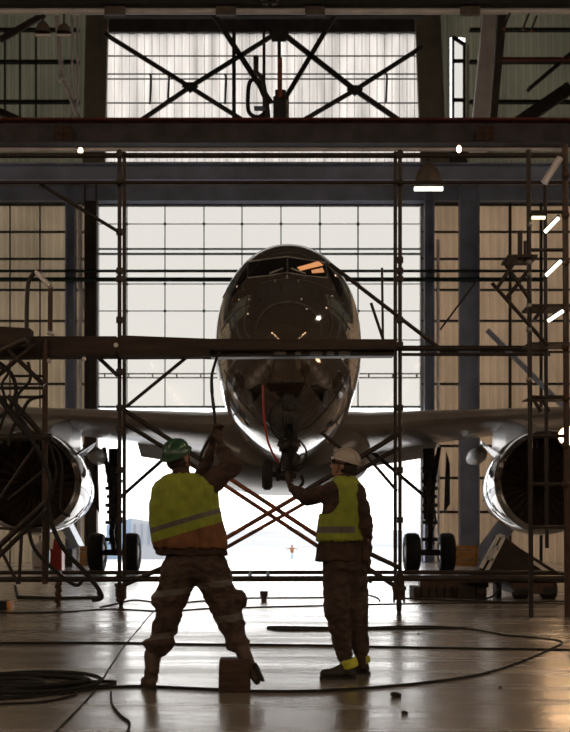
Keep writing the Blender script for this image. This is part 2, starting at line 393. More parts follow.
tag(pb.build('slanted_pipe', M['palepipe'], smooth=True), 'pale kinked pipe slanting down high on the left', 'pipe')
for px, lb in ((72, 'thin vertical conduit high on the left, left one of two'), (77.5, 'thin vertical conduit high on the left, right one of two, beside the olive pier')):
    tag(MB().tube([P(px, 8, 41), P(px, 128, 41)], .045).build('wall_conduit', M['palepipe']), lb, 'pipe')

# overhead girders
def girder(label, py0, py1, Y, m, depth=.35, name='crane_girder', extra=None):
    t = thing(name, (0, Y, ZW(py1, Y)), label, 'girder')
    z0, z1 = ZW(py1, Y), ZW(py0, Y); th = max(.04, (z1 - z0) * .08)
    MB().box((XL, Y, z0), (XR, Y + .05, z1)).build('web', m, t)
    MB().box((XL, Y - depth / 2, z0), (XR, Y + depth / 2, z0 + th)).build('flange', m, t)
    MB().box((XL, Y - depth / 2, z1 - th), (XR, Y + depth / 2, z1)).build('flange', extra or m, t)
    return t
ga = girder('black girder along the top edge of the picture', -18, 8, 28, M['girt'], .5)
gb = girder('deep slate crane girder with a red top edge, crossing below the skylight', 121, 146, 30, M['girder'], .5, extra=M['red'])
for px in (63, 485):
    f_ = MB(); Y = 29.7
    for k in range(3):
        f_.box(P(px - 9, 126 + k * 7, Y), P(px + 9, 127 + k * 7, Y + .05)); f_.box(P(px - 9 + k * 8.5, 126, Y), P(px - 8 + k * 8.5, 141, Y + .05))
    f_.box(P(px - 9, 126, Y + .04), P(px + 9, 141, Y + .06))
    f_.build('access_grille', M['rusty'], gb)
gc = girder('slate girder just above the glazed opening', 165, 182, 38, M['bluecol'], .5)
lab(gc, 'blue-slate girder just above the glazed opening')
t = thing('overhead_pipe', (0, 28, ZW(11, 28)), 'long pale horizontal pipe under the topmost black girder', 'pipe')
MB().tube([(XL, 28, ZW(11.4, 28)), (XR, 28, ZW(11.4, 28))], .075, 12).build('pipe_run', M['palepipe'], t, smooth=True)
for px in (115, 226, 315, 470):
    b = MB().box(P(px - 10, 8.2, 27.9), P(px + 10, 14.5, 27.8)); b.box(P(px - 9, 8.2, 27.9), P(px + 9, 9, 28.1)); b.build('bracket', M['lampshade'], t)
t = MB().tube([(XL, 29.85, ZW(149.5, 29.85)), (XR, 29.85, ZW(149.5, 29.85))], .05, 12).build('overhead_pipe', M['palepipe'], smooth=True)
tag(t, 'pale thin pipe running just under the deep slate crane girder', 'pipe')

# roof truss bracing before the skylight
tr = thing('roof_truss', (XW(265, 33), 33, ZW(121, 33)), 'dark crossed steel bracing in front of the bright upper skylight', 'truss')
for a, b, w_ in (((105, 34), (190, 87), .13), ((190, 87), (244, 121), .13), ((140, 121), (190, 87), .13), ((190, 87), (272, 36), .13),
                ((281, 32), (355, 90), .16), ((355, 90), (400, 121), .16), ((422, 47), (355, 90), .13), ((355, 90), (302, 121), .13),
                ((214, 15), (271, 103), .17), ((335, 15), (286, 97), .15)):
    MB().bar(P(*a, 33), P(*b, 33), .1, w_ * .85).build('diagonal_brace', M['girt'], tr)
for px, py in ((190, 87), (355, 90)): MB().prism([P(px - 8, py - 1, 32.9), P(px, py + 5, 32.9), P(px + 8, py - 1, 32.9), P(px + 6, py - 5, 32.9), P(px - 6, py - 5, 32.9)], (0, .1, 0)).build('gusset_plate', M['girt'], tr)
MB().prism([P(268, 30, 32.9), P(290, 30, 32.9), P(286, 40, 32.9), P(272, 40, 32.9)], (0, .12, 0)).build('gusset_plate', M['girt'], tr)
MB().box(P(103, 14, 33), P(425, 19, 33.2)).build('top_chord', M['girt'], tr)
MB().box(P(232, 19, 33), P(236, 120, 33.15)).build('post', M['girt'], tr)
MB().box(P(278, 38, 33), P(281, 120, 33.15)).build('post', M['girt'], tr)

# hoist
ho = thing('crane_hoist', (XW(278, 29.9), 29.9, ZW(121, 30)), 'dark hoist machine with a cable loop sitting mid-span on the slate girder', 'hoist')
Y = 29.9
MB().box(P(273, 120.2, Y), P(289, 100, Y + .3)).build('housing', M['girt'], ho, bevel=.03)
MB().box(P(275, 100, Y), P(286, 95, Y + .4)).build('motor', M['gearmetal'], ho, bevel=.03)
MB().tube(spline([P(266, 112, Y), P(258, 117, Y), P(249, 112, Y), P(248, 95, Y), P(250, 82, Y), P(257, 80, Y), P(262, 92, Y), P(268, 104, Y)]), .055).build('cable_loop', M['cable'], ho, smooth=True)
MB().box(P(254, 106, Y), P(268, 111, Y + .3)).build('bracket', M['girt'], ho)
MB().tube([P(256, 56, Y), P(256, 72, Y), P(262, 78, Y), P(266, 100, Y), P(268, 117, Y)], .07).build('arm', M['gearmetal'], ho, smooth=True)
MB().tube([P(280, 98, Y), P(280, 58, Y)], .06).build('mast', M['orange_tube'], ho)
MB().box(P(286, 100, Y - .05), P(288, 120, Y)).build('plate', M['hubmetal'], ho)
t = MB()
for s_ in (-1, 1): t.tube(spline([P(270 + s_ * .5, -20, 27.8), P(270 + s_ * 1, -3, 27.8), P(270 + s_ * 7, -1, 27.8), P(270 + s_ * 7, 3, 27.8), P(270 + s_ * 2, 4.5, 27.8)]), .035)
tag(t.build('shackle_hook', M['hubmetal'], smooth=True), 'double metal hook hanging at the very top edge, middle', 'hook')

# pendant lamps
def pendant(px, py, Y, r, h, label, glowm, top=14, group='hangar pendant lamps', tilt=0):
    c = P(px, py, Y); t = thing('pendant_lamp', c, label, 'lamp', group)
    MB().lathe(c, (0, 0, 1), [(0, r), (h * .3, r * .93), (h * .6, r * .75), (h * .85, r * .45), (h, r * .1), (h, .01)], 28).build('lamp_shade', M['lampshade'], t, smooth=True)
    MB().tube([c + Vector((-r, 0, -.05)), c + Vector((r, 0, -.05))], .045 if r > .2 else .03, 14).build('light_tube', glowm, t, smooth=True)
    MB().tube([c + Vector((0, 0, h)), P(px, top, Y)], .02, 6).build('cord', M['girt'], t)
    return t
pendant(428.5, 186.5, 24, .30, .52, 'bell-shaped pendant lamp with a bright rim, in front of the right girder end', M['coolglow'], top=152)
pendant(43, 33, 26, .17, .28, 'small bell lamp high on the left, left of a pair', M['palepipe'], top=14)
pendant(64, 33, 26, .17, .22, 'small bell lamp high on the left, right of a pair', M['palepipe'], top=14)
for px, py, lb in ((459, 149, 'round warm bulb under the slate girder, right of the pendant lamp'), (80.5, 151, 'warm bulb under the slate girder, near the left end'),
                  (504, 29, 'tiny warm bulb high on the right, leftmost of three'), (523, 29.5, 'tiny warm bulb high on the right, middle of three'), (531, 31.5, 'tiny warm bulb high on the right, rightmost of three')):
    big = py > 100; Y = 28.6 if big else 26
    t = thing('light_bulb', P(px, py, Y), lb, 'light bulb', 'small bulbs under the girders')
    MB().ball(P(px, py, Y), (.065, .065, .09) if big else .03).build('bulb', M['warmglow'] if big else M['orange_tube'], t, smooth=True)
    MB().tube([P(px, py - 1, Y), P(px + (0 if big else 6), py - (4 if big else 16), Y)], .02 if big else .025).build('holder', M['girt'], t)

# upper right rafters
for a, b, wd, lb in (((505, 132), (570, 88), .5, 'broad dark rafter rising to the right under the roof corner'), ((528, 90), (575, 50), .12, 'thin diagonal tie rod above the broad right rafter'), ((0, 112), (30, 125), .25, 'dark brace high in the left corner')):
    tag(MB().bar(P(*a, 46), P(*b, 46), .3, wd).build('roof_rafter', M['girt']), lb, 'rafter')
t = MB().box(P(500, 57, 45), P(600, 62, 45.3)); tag(t.build('roof_beam', M['red']), 'rust-brown beam high on the right wall', 'beam')
t = MB().bar(P(0, 40, 46), P(45, 14, 46), .1, .25)
tag(t.build('roof_strut', M['browncol']), 'brown strut high in the left corner by the small bell lamps', 'strut')
t = MB().bar(P(487, 330, 51), P(565, 408, 51), .15, .2); tag(t.build('wall_brace', M['bluecol']), 'diagonal blue-grey brace on the right back wall above the wing', 'brace')
t = MB().bar(P(480, 560, 51), P(540, 480, 51), .3, .8); tag(t.build('wall_brace', M['bluecol']), 'wide slanted blue brace on the back wall under the right engine', 'brace')

# ------------------------------------------------------------------ outdoors
def ground_z(y):
    y = float(y)
    if y < 60: return -.02
    if y < 130: return -.02 - 1.6 * (y - 60) / 70
    return -1.62 - (y - 130) * .004
og = MB(); ys = [BW + .55, 60, 75, 90, 110, 130, 180, 300, 500, 900]; xs = [-700, -300, -120, -60, -30, -15, 0, 15, 30, 60, 120, 300, 700]
vs = [(x, y, ground_z(y) + (noise.noise(Vector((x * .03, y * .03, 0))) * .25 if y > 70 else 0)) for y in ys for x in xs]
og.add(vs, [(j * len(xs) + i, j * len(xs) + i + 1, (j + 1) * len(xs) + i + 1, (j + 1) * len(xs) + i) for j in range(len(ys) - 1) for i in range(len(xs) - 1)])
tag(og.build('snowy_ground', M['snow'], smooth=True), 'snow-white open ground outside the hangar door', 'ground', kind='structure')
hl = MB(); n = 120; vs = []
for j, (yy, k) in enumerate(((420, 0), (520, .6), (640, 1), (800, .8))):
    for i in range(n + 1):
        x = -900 + 1800 * i / n
        vs.append((x, yy, -3.5 + k * (6 + 7 * noise.fractal(Vector((x * .006, yy * .01, 3)), 1, 2, 4) + 4 * math.exp(-((x + 30) / 60) ** 2))))
hl.add(vs, [(j * (n + 1) + i, j * (n + 1) + i + 1, (j + 1) * (n + 1) + i + 1, (j + 1) * (n + 1) + i) for j in range(3) for i in range(n)])
tag(hl.build('distant_hills', M['hill'], smooth=True), 'pale blue-white hills far outside the door', 'hills', kind='structure')
Yb = 140; bt = thing('distant_building', (XW(133, Yb), Yb, ground_z(Yb)), 'pale blue building far outside, between the left worker and the left wheels', 'building')
zb = ground_z(Yb) - .5
MB().prism([Vector((XW(106, Yb), Yb, zb)), Vector((XW(131, Yb), Yb, zb)), Vector((XW(131, Yb), Yb, ZW(518, Yb))), Vector((XW(106, Yb), Yb, ZW(525, Yb)))], (0, 14, 0)).build('building_wing', M['bluebuild'], bt)
MB().prism([Vector((XW(131, Yb), Yb, zb)), Vector((XW(163, Yb), Yb, zb)), Vector((XW(163, Yb), Yb, ZW(531, Yb))), Vector((XW(150, Yb), Yb, ZW(522, Yb))), Vector((XW(131, Yb), Yb, ZW(518, Yb)))], (0, 14, 0)).build('building_wing', M['hill'], bt)
m_ = MB()
for px in (134, 141, 148, 155): m_.box(P(px, 545, Yb - .2), P(px + .8, 524, Yb))
m_.build('cladding_rib', M['bluebuild'], bt)
t = MB().box((XW(108, 120), 120, ground_z(120) - .3), (XW(118, 120), 121, 1.0)); tag(t.build('parked_crate', M['bluebuild']), 'small pale blue container far outside beside the left wheels', 'container')

# ------------------------------------------------------------------ the airliner
AC = thing('airliner', (0.05, 37, 0), 'large shiny grey-brown jet airliner facing the camera, nose behind the scaffold plank', 'aeroplane')
YB = 37.0
secs = [(21.0, .05, 4.72, 4.66), (21.06, .30, 4.98, 4.42), (21.25, .52, 5.20, 4.18), (21.6, .78, 5.48, 3.92), (22.1, 1.04, 5.80, 3.68), (22.7, 1.25, 6.14, 3.46),
        (23.15, 1.36, 6.42, 3.32), (23.5, 1.43, 6.80, 3.22), (23.85, 1.49, 7.10, 3.14), (24.3, 1.555, 7.35, 3.07), (25, 1.61, 7.54, 3.0), (26, 1.64, 7.66, 2.97), (27.5, 1.66, 7.74, 2.95),
        (32, 1.68, 7.78, 2.95), (38, 1.68, 7.78, 2.95), (42, 1.6, 7.75, 3.1), (46, 1.2, 7.5, 4.2), (49, .6, 7.0, 5.4), (50.3, .15, 6.6, 6.1)]
ax = .07
def fus_ring(y, rx, zt, zb, n=64):
    cz = zb + (zt - zb) * .5; rz = (zt - zb) / 2; out = []
    for k in range(n):
        a = 2 * PI * k / n; ca, sa = math.cos(a), math.sin(a); e = 2 / 2.08
        out.append(Vector((ax + rx * math.copysign(abs(ca) ** e, ca), y, cz + rz * math.copysign(abs(sa) ** e, sa))))
    return out
def interp_secs(nsub=4):
    out = []
    for i in range(len(secs) - 1):
        p0 = secs[max(i - 1, 0)]; p1 = secs[i]; p2 = secs[i + 1]; p3 = secs[min(i + 2, len(secs) - 1)]
        for k in range(nsub):
            t = k / nsub; v = []
            for c in range(4):
                dx = p2[0] - p1[0]
                m1 = (p2[c] - p0[c]) / (p2[0] - p0[0]) * dx; m2 = (p3[c] - p1[c]) / (p3[0] - p1[0]) * dx
                v.append((2 * t ** 3 - 3 * t * t + 1) * p1[c] + (t ** 3 - 2 * t * t + t) * m1 + (-2 * t ** 3 + 3 * t * t) * p2[c] + (t ** 3 - t * t) * m2)
            out.append(tuple(v))
    out.append(secs[-1]); return out
fu = MB().loft([fus_ring(*s_) for s_ in interp_secs()])
FUS = fu.build('fuselage', M['paint'], AC, smooth=True)
bvh = BVHTree.FromPolygons([v.copy() for v in fu.v], fu.f)
cam0 = Vector((0, 0, H))
def onskin(px, py, off=.012):
    d = (P(px, py, 10) - cam0).normalized(); h_ = bvh.ray_cast(cam0, d)
    if h_[0] is None: return None
    nrm = h_[1]
    if nrm.dot(d) > 0: nrm = -nrm
    return h_[0] + nrm * off
def skin_patch(quad, nu=14, nv=8, off=.012):
    mb = MB(); g_ = {}; vs = []
    (ax_, ay), (bx, by), (cx, cy), (dx, dy) = quad
    for j in range(nv + 1):
        for i in range(nu + 1):
            u, v = i / nu, j / nv
            px = (ax_ * (1 - u) + bx * u) * (1 - v) + (dx * (1 - u) + cx * u) * v; py = (ay * (1 - u) + by * u) * (1 - v) + (dy * (1 - u) + cy * u) * v
            p = onskin(px, py, off)
            if p is not None: g_[(i, j)] = len(vs); vs.append(p)
    fs = []
    for j in range(nv):
        for i in range(nu):
            q = [g_.get(k) for k in ((i, j), (i + 1, j), (i + 1, j + 1), (i, j + 1))]
            if None not in q and max((vs[a] - vs[b]).length for a in q for b in q) < .8: fs.append(tuple(q))
    mb.add(vs, fs); return mb
def skin_line(pts, r=.012, off=.01):
    o = []
    for i in range(len(pts) - 1):
        for k in range(8):
            t = k / 8; p = onskin(pts[i][0] * (1 - t) + pts[i + 1][0] * t, pts[i][1] * (1 - t) + pts[i + 1][1] * t, off)
            if p is not None: o.append(p)
    p = onskin(*pts[-1], off)
    if p is not None: o.append(p)
    return o
for q in ([(249, 263), (286, 258), (286, 274), (249, 277)], [(289, 258), (324, 264), (326, 277), (289, 274)],
          [(226, 290), (246, 264), (247, 276), (232, 297)], [(327, 265), (345, 288), (340, 297), (330, 277)]):
    mb = skin_patch(q)
    if mb.v: lab(mb.build('cockpit_window', M['cockpit'], FUS, smooth=True), 'dark cockpit windscreen pane')
mb = skin_patch([(297, 268), (318, 262), (323, 266), (300, 271.5)], off=.02); lab(mb.build('cockpit_light', glow('cockpit_glow', (1, .34, .07), .6), FUS, smooth=True), 'orange light glowing in the cockpit')  # glowing patches stand in for an orange reflection on the windscreen
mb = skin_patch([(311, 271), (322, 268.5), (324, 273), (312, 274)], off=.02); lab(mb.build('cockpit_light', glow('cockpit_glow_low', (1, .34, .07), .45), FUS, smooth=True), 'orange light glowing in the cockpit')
fr = MB()
for ln in ([(248, 262), (286.5, 257), (325, 263)], [(248, 278), (268, 276), (287, 273), (306, 276), (327, 278)], [(287.5, 257), (287.5, 274)], [(248, 262), (248, 278)], [(325.5, 263), (327, 278)],
           [(248, 262), (232, 281), (222, 300)], [(325, 263), (340, 280), (350, 300)]):
    pts = skin_line(ln)
    if len(pts) > 2: fr.tube(pts, .011, 6)
fr.build('windscreen_frame', M['hubmetal'], FUS, smooth=True)
sm = MB()
for ln in ([(222, 330), (230, 318), (240, 308), (262, 298)], [(350, 330), (342, 318), (332, 308), (312, 298)], [(262, 388), (287, 392), (317, 388)], [(275, 358), (268, 388)], [(301, 358), (307, 388)],
           [(224, 370), (240, 400), (262, 425), (287, 438), (312, 425), (334, 400), (350, 370)]):
    pts = skin_line(ln, off=.004)
    if len(pts) > 2: sm.tube(pts, .009, 5)
sm.build('panel_seam', M['gearmetal'], FUS)
mb = skin_patch([(266, 383), (305, 383), (301, 391), (270, 391)], off=.015); mb.build('nose_gear_bay', M['dark'], FUS, smooth=True)
wp = MB()
for a, b in (((270, 275), (283, 270)), ((305, 275), (291, 270))):
    p1, p2 = onskin(*a, .04), onskin(*b, .04)
    if p1 and p2: wp.tube([p1, p2], .02, 6)
wp.build('wiper', M['hubmetal'], FUS)
pr = MB()
for px, py in ((275, 281), (298, 281), (287, 277), (301, 300), (306, 310), (250, 300)):
    p = onskin(px, py, .02)
    if p: pr.ball(p, .022, n=8)
pr.build('sensor', M['chrome'], FUS)
# belly fairing and wing-root shoulders
rings = []
for y, rx, zt, zb in ((29.0, 1.2, 3.6, 2.9), (29.6, 1.75, 4.1, 2.68), (30.6, 2.15, 4.5, 2.47), (32, 2.35, 4.6, 2.38), (35, 2.35, 4.6, 2.4), (38, 2.1, 4.4, 2.7), (41, 1.3, 4.0, 3.1)):
    cz = (zt + zb) / 2; rz = (zt - zb) / 2; e = 2 / 2.6
    rings.append([Vector((ax - .02 + rx * math.copysign(abs(math.cos(a)) ** e, math.cos(a)), y, cz + rz * math.copysign(abs(math.sin(a)) ** e, math.sin(a)))) for a in [2 * PI * k / 48 for k in range(48)]])
MB().loft(rings).build('belly_fairing', M['belly'], AC, smooth=True)
# wings
def foil(x, yle, zle, chord, tk, drop, n=15):
    """ring of an aerofoil section, leading edge towards the camera"""
    up, lo = [], []
    for k in range(n):
        s_ = (1 - math.cos(PI * k / (n - 1))) / 2
        th = 5 * tk * (.2969 * math.sqrt(s_) - .126 * s_ - .3516 * s_ ** 2 + .2843 * s_ ** 3 - .1015 * s_ ** 4)
        cam_ = -drop * s_ ** 1.3
        up.append(Vector((x, yle + chord * s_, zle + cam_ + th * chord * 1.05))); lo.append(Vector((x, yle + chord * s_, zle + cam_ - th * chord * .8)))
    return up + lo[-2:0:-1]
for sgn in (-1, 1):
    st = [(1.4, 29.8, 4.08, 8.2, .135, .30), (2.2, 30.2, 4.12, 7.8, .13, .28), (4.0, 31.2, 4.36, 6.6, .12, .22), (6.4, 32.4, 4.62, 5.3, .11, .18), (9.5, 34.0, 4.95, 4.2, .10, .14), (14, 36.3, 5.45, 2.8, .10, .1), (17, 37.9, 5.8, 1.8, .10, .05)]
    wg = MB().loft([foil(ax + sgn * a[0], *a[1:]) for a in st])
    WG = wg.build('wing', M['wing'], AC, smooth=True)
    fp = MB()
    for x0, x1 in ((2.3, 4.9), (6.9, 11)):
        pts = []
        for x in (x0, x1):
            i = max(j for j in range(len(st) - 1) if st[j][0] <= x); a, b = st[i], st[i + 1]; t_ = (x - a[0]) / (b[0] - a[0])
            L = [a[k] + (b[k] - a[k]) * t_ for k in range(6)]
            pts.append((x, L[1] + L[3], L[2] - L[5]))
        (xa, ya, za), (xb, yb, zb_) = pts
        fp.prism([Vector((ax + sgn * xa, ya - .6, za)), Vector((ax + sgn * xa, ya + .5, za - .42)), Vector((ax + sgn * xa, ya + .45, za - .34)), Vector((ax + sgn * xa, ya - .5, za + .1))],
                 (sgn * (xb - xa), yb - ya, zb_ - za))
    fp.build('flap', M['wing'], WG)
    for x, y, z in ((6.05, 36.4, 3.75),):
        MB().lathe((ax + sgn * x, y - 1.2, z), (0, 1, -.03), [(0, .02), (.15, .12), (.6, .24), (1.4, .27), (2.2, .18), (2.8, .03)], 18).build('flap_track_fairing', M['white' if x > 6 else 'wing'], WG, smooth=True)
    # engine
    ex = ax + sgn * 6.40; ey = 28.0; ez = 2.50; ORIG_ = None
    nc = MB().lathe((ex, ey, ez), (0, 1, -.02), [(.22, 1.285), (.6, 1.315), (1.1, 1.31), (2.0, 1.24), (3.0, 1.10), (4.1, .95), (4.12, .9), (3.6, .9), (2.0, 1.0), (1.3, 1.03), (.7, 1.06), (.25, 1.10)], 64)
    NC = nc.build('engine_nacelle', M['paint'], AC, smooth=True)
    lab(MB().lathe((ex, ey, ez), (0, 1, -.02), [(.24, 1.292), (.12, 1.26), (.03, 1.215), (0, 1.17), (.04, 1.13), (.26, 1.098)], 64).build('intake_lip', M['chrome'], NC, smooth=True), 'polished metal intake lip')
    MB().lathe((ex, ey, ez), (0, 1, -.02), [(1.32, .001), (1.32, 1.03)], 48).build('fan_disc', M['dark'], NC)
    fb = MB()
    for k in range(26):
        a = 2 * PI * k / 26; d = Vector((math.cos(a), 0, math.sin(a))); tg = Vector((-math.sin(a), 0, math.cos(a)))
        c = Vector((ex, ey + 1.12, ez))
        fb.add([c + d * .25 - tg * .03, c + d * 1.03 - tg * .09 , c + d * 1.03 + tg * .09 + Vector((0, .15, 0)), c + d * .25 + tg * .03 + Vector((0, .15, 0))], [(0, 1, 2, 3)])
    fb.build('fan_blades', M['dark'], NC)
    MB().lathe((ex, ey, ez), (0, 1, -.02), [(.7, .005), (.75, .06), (.95, .19), (1.2, .3)], 28).build('spinner', M['gearmetal'], NC, smooth=True)
    MB().lathe((ex, ey + 3.6, ez), (0, 1, -.02), [(0, .8), (.5, .75), (1.4, .5), (2, .35), (2.0, .01)], 32).build('exhaust_cone', M['gearmetal'], NC, smooth=True)
    for s2 in (-1, 1):
        MB().prism([Vector((ex + s2 * .95, ey + 1.0, ez + .72)), Vector((ex + s2 * 1.4, ey + 1.5, ez + 1.12)), Vector((ex + s2 * 1.35, ey + 1.9, ez + 1.1)), Vector((ex + s2 * .9, ey + 2.4, ez + .76))], (.03, 0, -.04)).build('nacelle_strake', M['paint'], NC)
    py_ = MB(); prof = [(ey + 1.3, ez + 1.2, .05), (ey + 2.2, ez + 1.62, .3), (ey + 4.4, ez + 2.0, .4), (ey + 6.5, ez + 1.9, .3), (ey + 7.5, ez + 1.55, .05)]
    rings = [[Vector((ex - wd / 2, y, z)), Vector((ex + wd / 2, y, z)), Vector((ex + wd / 2, y, min(z - .3, ez + 1.0))), Vector((ex - wd / 2, y, min(z - .3, ez + 1.0)))] for y, z, wd in prof]
    py_.loft(rings).build('pylon', M['wing'], AC)
# tail
tl = MB(); tl.loft([[Vector((ax + x, y, z)) for x, y in ((0, y0), (.16, y0 + c * .3), (0, y0 + c), (-.16, y0 + c * .3))] for z, y0, c in ((7.2, 43.5, 5.5), (11.2, 47.4, 2.6))])
tl.build('tail_fin', M['paint'], AC)
for sgn in (-1, 1):
    MB().loft([[Vector((ax + sgn * x, y0, z)), Vector((ax + sgn * x, y0 + c * .4, z + tk)), Vector((ax + sgn * x, y0 + c, z)), Vector((ax + sgn * x, y0 + c * .4, z - tk))] for x, y0, c, z, tk in ((.3, 45, 3, 5.0, .15), (5, 47.2, 1.4, 5.3, .06))]).build('tailplane', M['wing'], AC)

def wheel(mb_name, c, r, w, parent, m=None):
    t_ = MB().lathe(Vector(c) - Vector((w / 2, 0, 0)), (1, 0, 0), [(.02, r * .5), (0, r * .8), (.03, r * .93), (w * .25, r), (w * .75, r), (w - .03, r * .93), (w, r * .8), (w - .02, r * .5)], 36).build(mb_name, M['rubber'], parent, smooth=True)
    hb = MB().lathe(Vector(c) - Vector((w / 2 - .03, 0, 0)), (1, 0, 0), [(0, .001), (0, r * .3), (.03, r * .51), (w - .09, r * .51), (w - .06, r * .3), (w - .06, .001)], 24)
    hb.build('wheel_hub', M['gearmetal'], parent, smooth=True)
    return t_
# main gears: strut, two wheels, braces, door
for sgn, gx in ((-1, XW(114.5, YB)), (1, XW(429, YB))):
    G = MB(); G.tube([(gx, YB, .6), (gx, YB, 1.9)], .11, 14); G.tube([(gx, YB, 1.7), (gx, YB + .05, 4.0)], .20, 14)
    for z in (1.9, 2.4, 2.9, 3.3): G.lathe((gx, YB, z), (0, 0, 1), [(0, .2), (0, .26), (.1, .26), (.1, .2)], 16)
    GO = G.build('main_gear', M['gearmetal'], AC, smooth=True)
    wd = .50; r = .635; off = .56
    for s2 in (-1, 1):
        wheel('tyre', (gx + s2 * off, YB, r), r, wd, GO)
    MB().tube([(gx - off, YB, r), (gx + off, YB, r)], .1, 12).build('axle', M['gearmetal'], GO)
    lk = MB(); lk.bar((gx, YB - .15, .75), (gx - .02, YB - .5, 1.3), .16, .07); lk.bar((gx - .02, YB - .5, 1.3), (gx, YB - .2, 1.8), .16, .07)
    lk.build('torque_link', M['gearmetal'], GO)
    br = MB(); br.bar((gx + .05, YB, 2.3), (gx - sgn * 1.8, YB + .3, 3.9), .12, .12); br.bar((gx, YB - .1, 2.0), (gx + sgn * .25, YB - .6, 4.0), .1, .1)
    br.build('side_brace', M['gearmetal'], GO)
    dr = MB()
    dr.prism([Vector((gx + sgn * .42, YB - .45, 1.9)), Vector((gx + sgn * .62, YB - .45, 2.2)), Vector((gx + sgn * .62, YB - .4, 3.5)), Vector((gx + sgn * .5, YB - .4, 3.9))], (0, .05, 0))
    dr.build('gear_door', M['girt'], GO)
    cb = MB()
    for k in range(4):
        cb.tube(spline([Vector((gx + .1 * k - .15, YB - .22, .9)), Vector((gx + .18 - .1 * k, YB - .28, 1.7)), Vector((gx - .12 + .06 * k, YB - .25, 2.6)), Vector((gx + .2 - .1 * k, YB - .3, 3.8))]), .025, 6)
    for k in range(5): cb.box((gx - .26, YB - .3, 1.0 + k * .55), (gx + .24, YB - .15, 1.12 + k * .55))
    cb.build('hydraulic_line', M['gearmetal'], GO, smooth=True)
# nose gear
NY = 21.95
nx = XW(289, NY)
G = MB(); G.tube([P(289, 394, NY), P(289, 430, NY)], .11, 14); G.tube([P(289, 428, NY), P(290, 482, NY)], .075, 14)
for py, rr in ((400, .15), (432, .16), (436, .13), (455, .12), (466, .14)): G.lathe(P(289, py, NY), (0, 0, 1), [(-.05, .05), (-.05, rr), (.05, rr), (.05, .05)], 16)
NG = G.build('nose_gear', M['gearmetal'], AC, smooth=True)
tq = MB(); tq.prism([P(262, 414, NY - .28), P(275, 413, NY - .28), P(286, 411, NY - .28), P(292, 411, NY - .28), P(304, 414, NY - .28), P(303, 420, NY - .28), P(294, 438, NY - .28), P(292, 424, NY - .28), P(286, 424, NY - .28), P(284, 438, NY - .28), P(264, 420, NY - .28)], (0, .2, 0))
tq.build('steering_collar', M['gearmetal'], NG)
br = MB()
for a, b, w_ in (((265, 418), (280, 436), .06), ((302, 418), (295, 436), .06), ((275, 405), (289, 396), .1), ((303, 405), (290, 398), .1), ((283, 436), (279, 447), .09), ((294, 436), (299, 447), .09), ((281, 447), (296, 470), .09), ((297, 447), (284, 470), .09)):
    br.bar(P(*a, NY - .12), P(*b, NY - .12), w_, w_)
br.box(P(279, 440, NY - .2), P(298, 452, NY + .1)); br.box(P(282, 456, NY - .2), P(300, 468, NY + .12)); br.box(P(284, 393, NY - .2), P(294, 412, NY + .1))
br.ball(P(289, 446, NY - .15), (.2, .15, .14)); br.ball(P(293, 462, NY - .12), (.16, .14, .2)); br.ball(P(284, 476, NY), (.12, .12, .1))
br.build('gear_linkage', M['gearmetal'], NG, smooth=True)
MB().tube([P(267, 474, NY), P(296, 476, NY)], .055, 12).build('axle', M['gearmetal'], NG)
wheel('tyre', P(267.2, 474.8, NY), .295, .20, NG)
MB().lathe(P(276, 474.5, NY), (1, 0, 0), [(0, .03), (0, .12), (.05, .14), (.1, .1), (.1, .03)], 18).build('brake_hub', M['gearmetal'], NG, smooth=True)
hs = MB()
hs.tube(spline([P(299, 440, NY - .3), P(306, 450, NY - .35), P(304, 464, NY - .3), P(297, 472, NY - .25)]), .02, 6)
hs.tube(spline([P(297, 461, NY - .3), P(301, 455, NY - .35), P(305, 455, NY - .35), P(304, 462, NY - .3), P(298, 466, NY - .3)]), .018, 6)
hs.tube(spline([P(282, 398, NY - .3), P(270, 412, NY - .35), P(272, 430, NY - .3), P(282, 445, NY - .25), P(280, 470, NY - .2)]), .018, 6)
hs.tube(spline([P(301, 475, NY - .2), P(303, 482, NY - .2), P(299, 488, NY - .2)]), .03, 6)
for k in range(4): hs.tube(spline([P(283 + k * 3, 405 + k, NY - .25), P(284 + k * 3, 430, NY - .3), P(294 - k * 2, 452, NY - .3), P(284 + k * 3, 478, NY - .22)]), .012, 5)
hs.build('hydraulic_hose', M['cable'], NG, smooth=True)
rh = MB().tube(spline([P(263, 385, NY - .5), P(263.5, 408, NY - .5), P(265, 425, NY - .5), P(269, 445, NY - .45), P(278, 462, NY - .3)]), .02, 8)
lab(rh.build('red_hose', M['redhose'], NG, smooth=True), 'bright red hose')
for s2, px in ((-1, 252), (1, 324)):
    MB().prism([P(px, 392, NY - .1), P(px + s2 * 6, 388, NY + .6), P(px + s2 * 2, 407, NY + .6), P(px - s2 * 2, 405, NY - .1)], (.03 * s2, 0, 0)).build('gear_door', M['gearmetal'], NG)

# ------------------------------------------------------------------ scaffold
SY, SB = 17.0, 18.2
SC = thing('scaffold', (XW(260, SY), SY, 0), 'long dark tube scaffold with a plank deck spanning in front of the aeroplane', 'scaffold')
tr_ = .028
def ctube(name, pts, r=tr_, m='tube', parent=None, n=10):
    return MB().tube(pts, r, n).build(name, M[m], parent or SC, smooth=True)
def to_z(px, py0, py1, Y): return [P(px, py0, Y), P(px, py1, Y)]
poles = [(119.5, 150, 590, SY), (124.3, 152, 586, SB), (400, 150, 580, SY), (395.3, 152, 578, SB), (45, 340, 584, 16.6), (-14, 150, 590, SY)]
for px, a, b, Y in poles:
    ctube('pole', to_z(px, a, b, Y), .042 if px == 45 else .03, 'rusty' if px == 45 else 'tube')
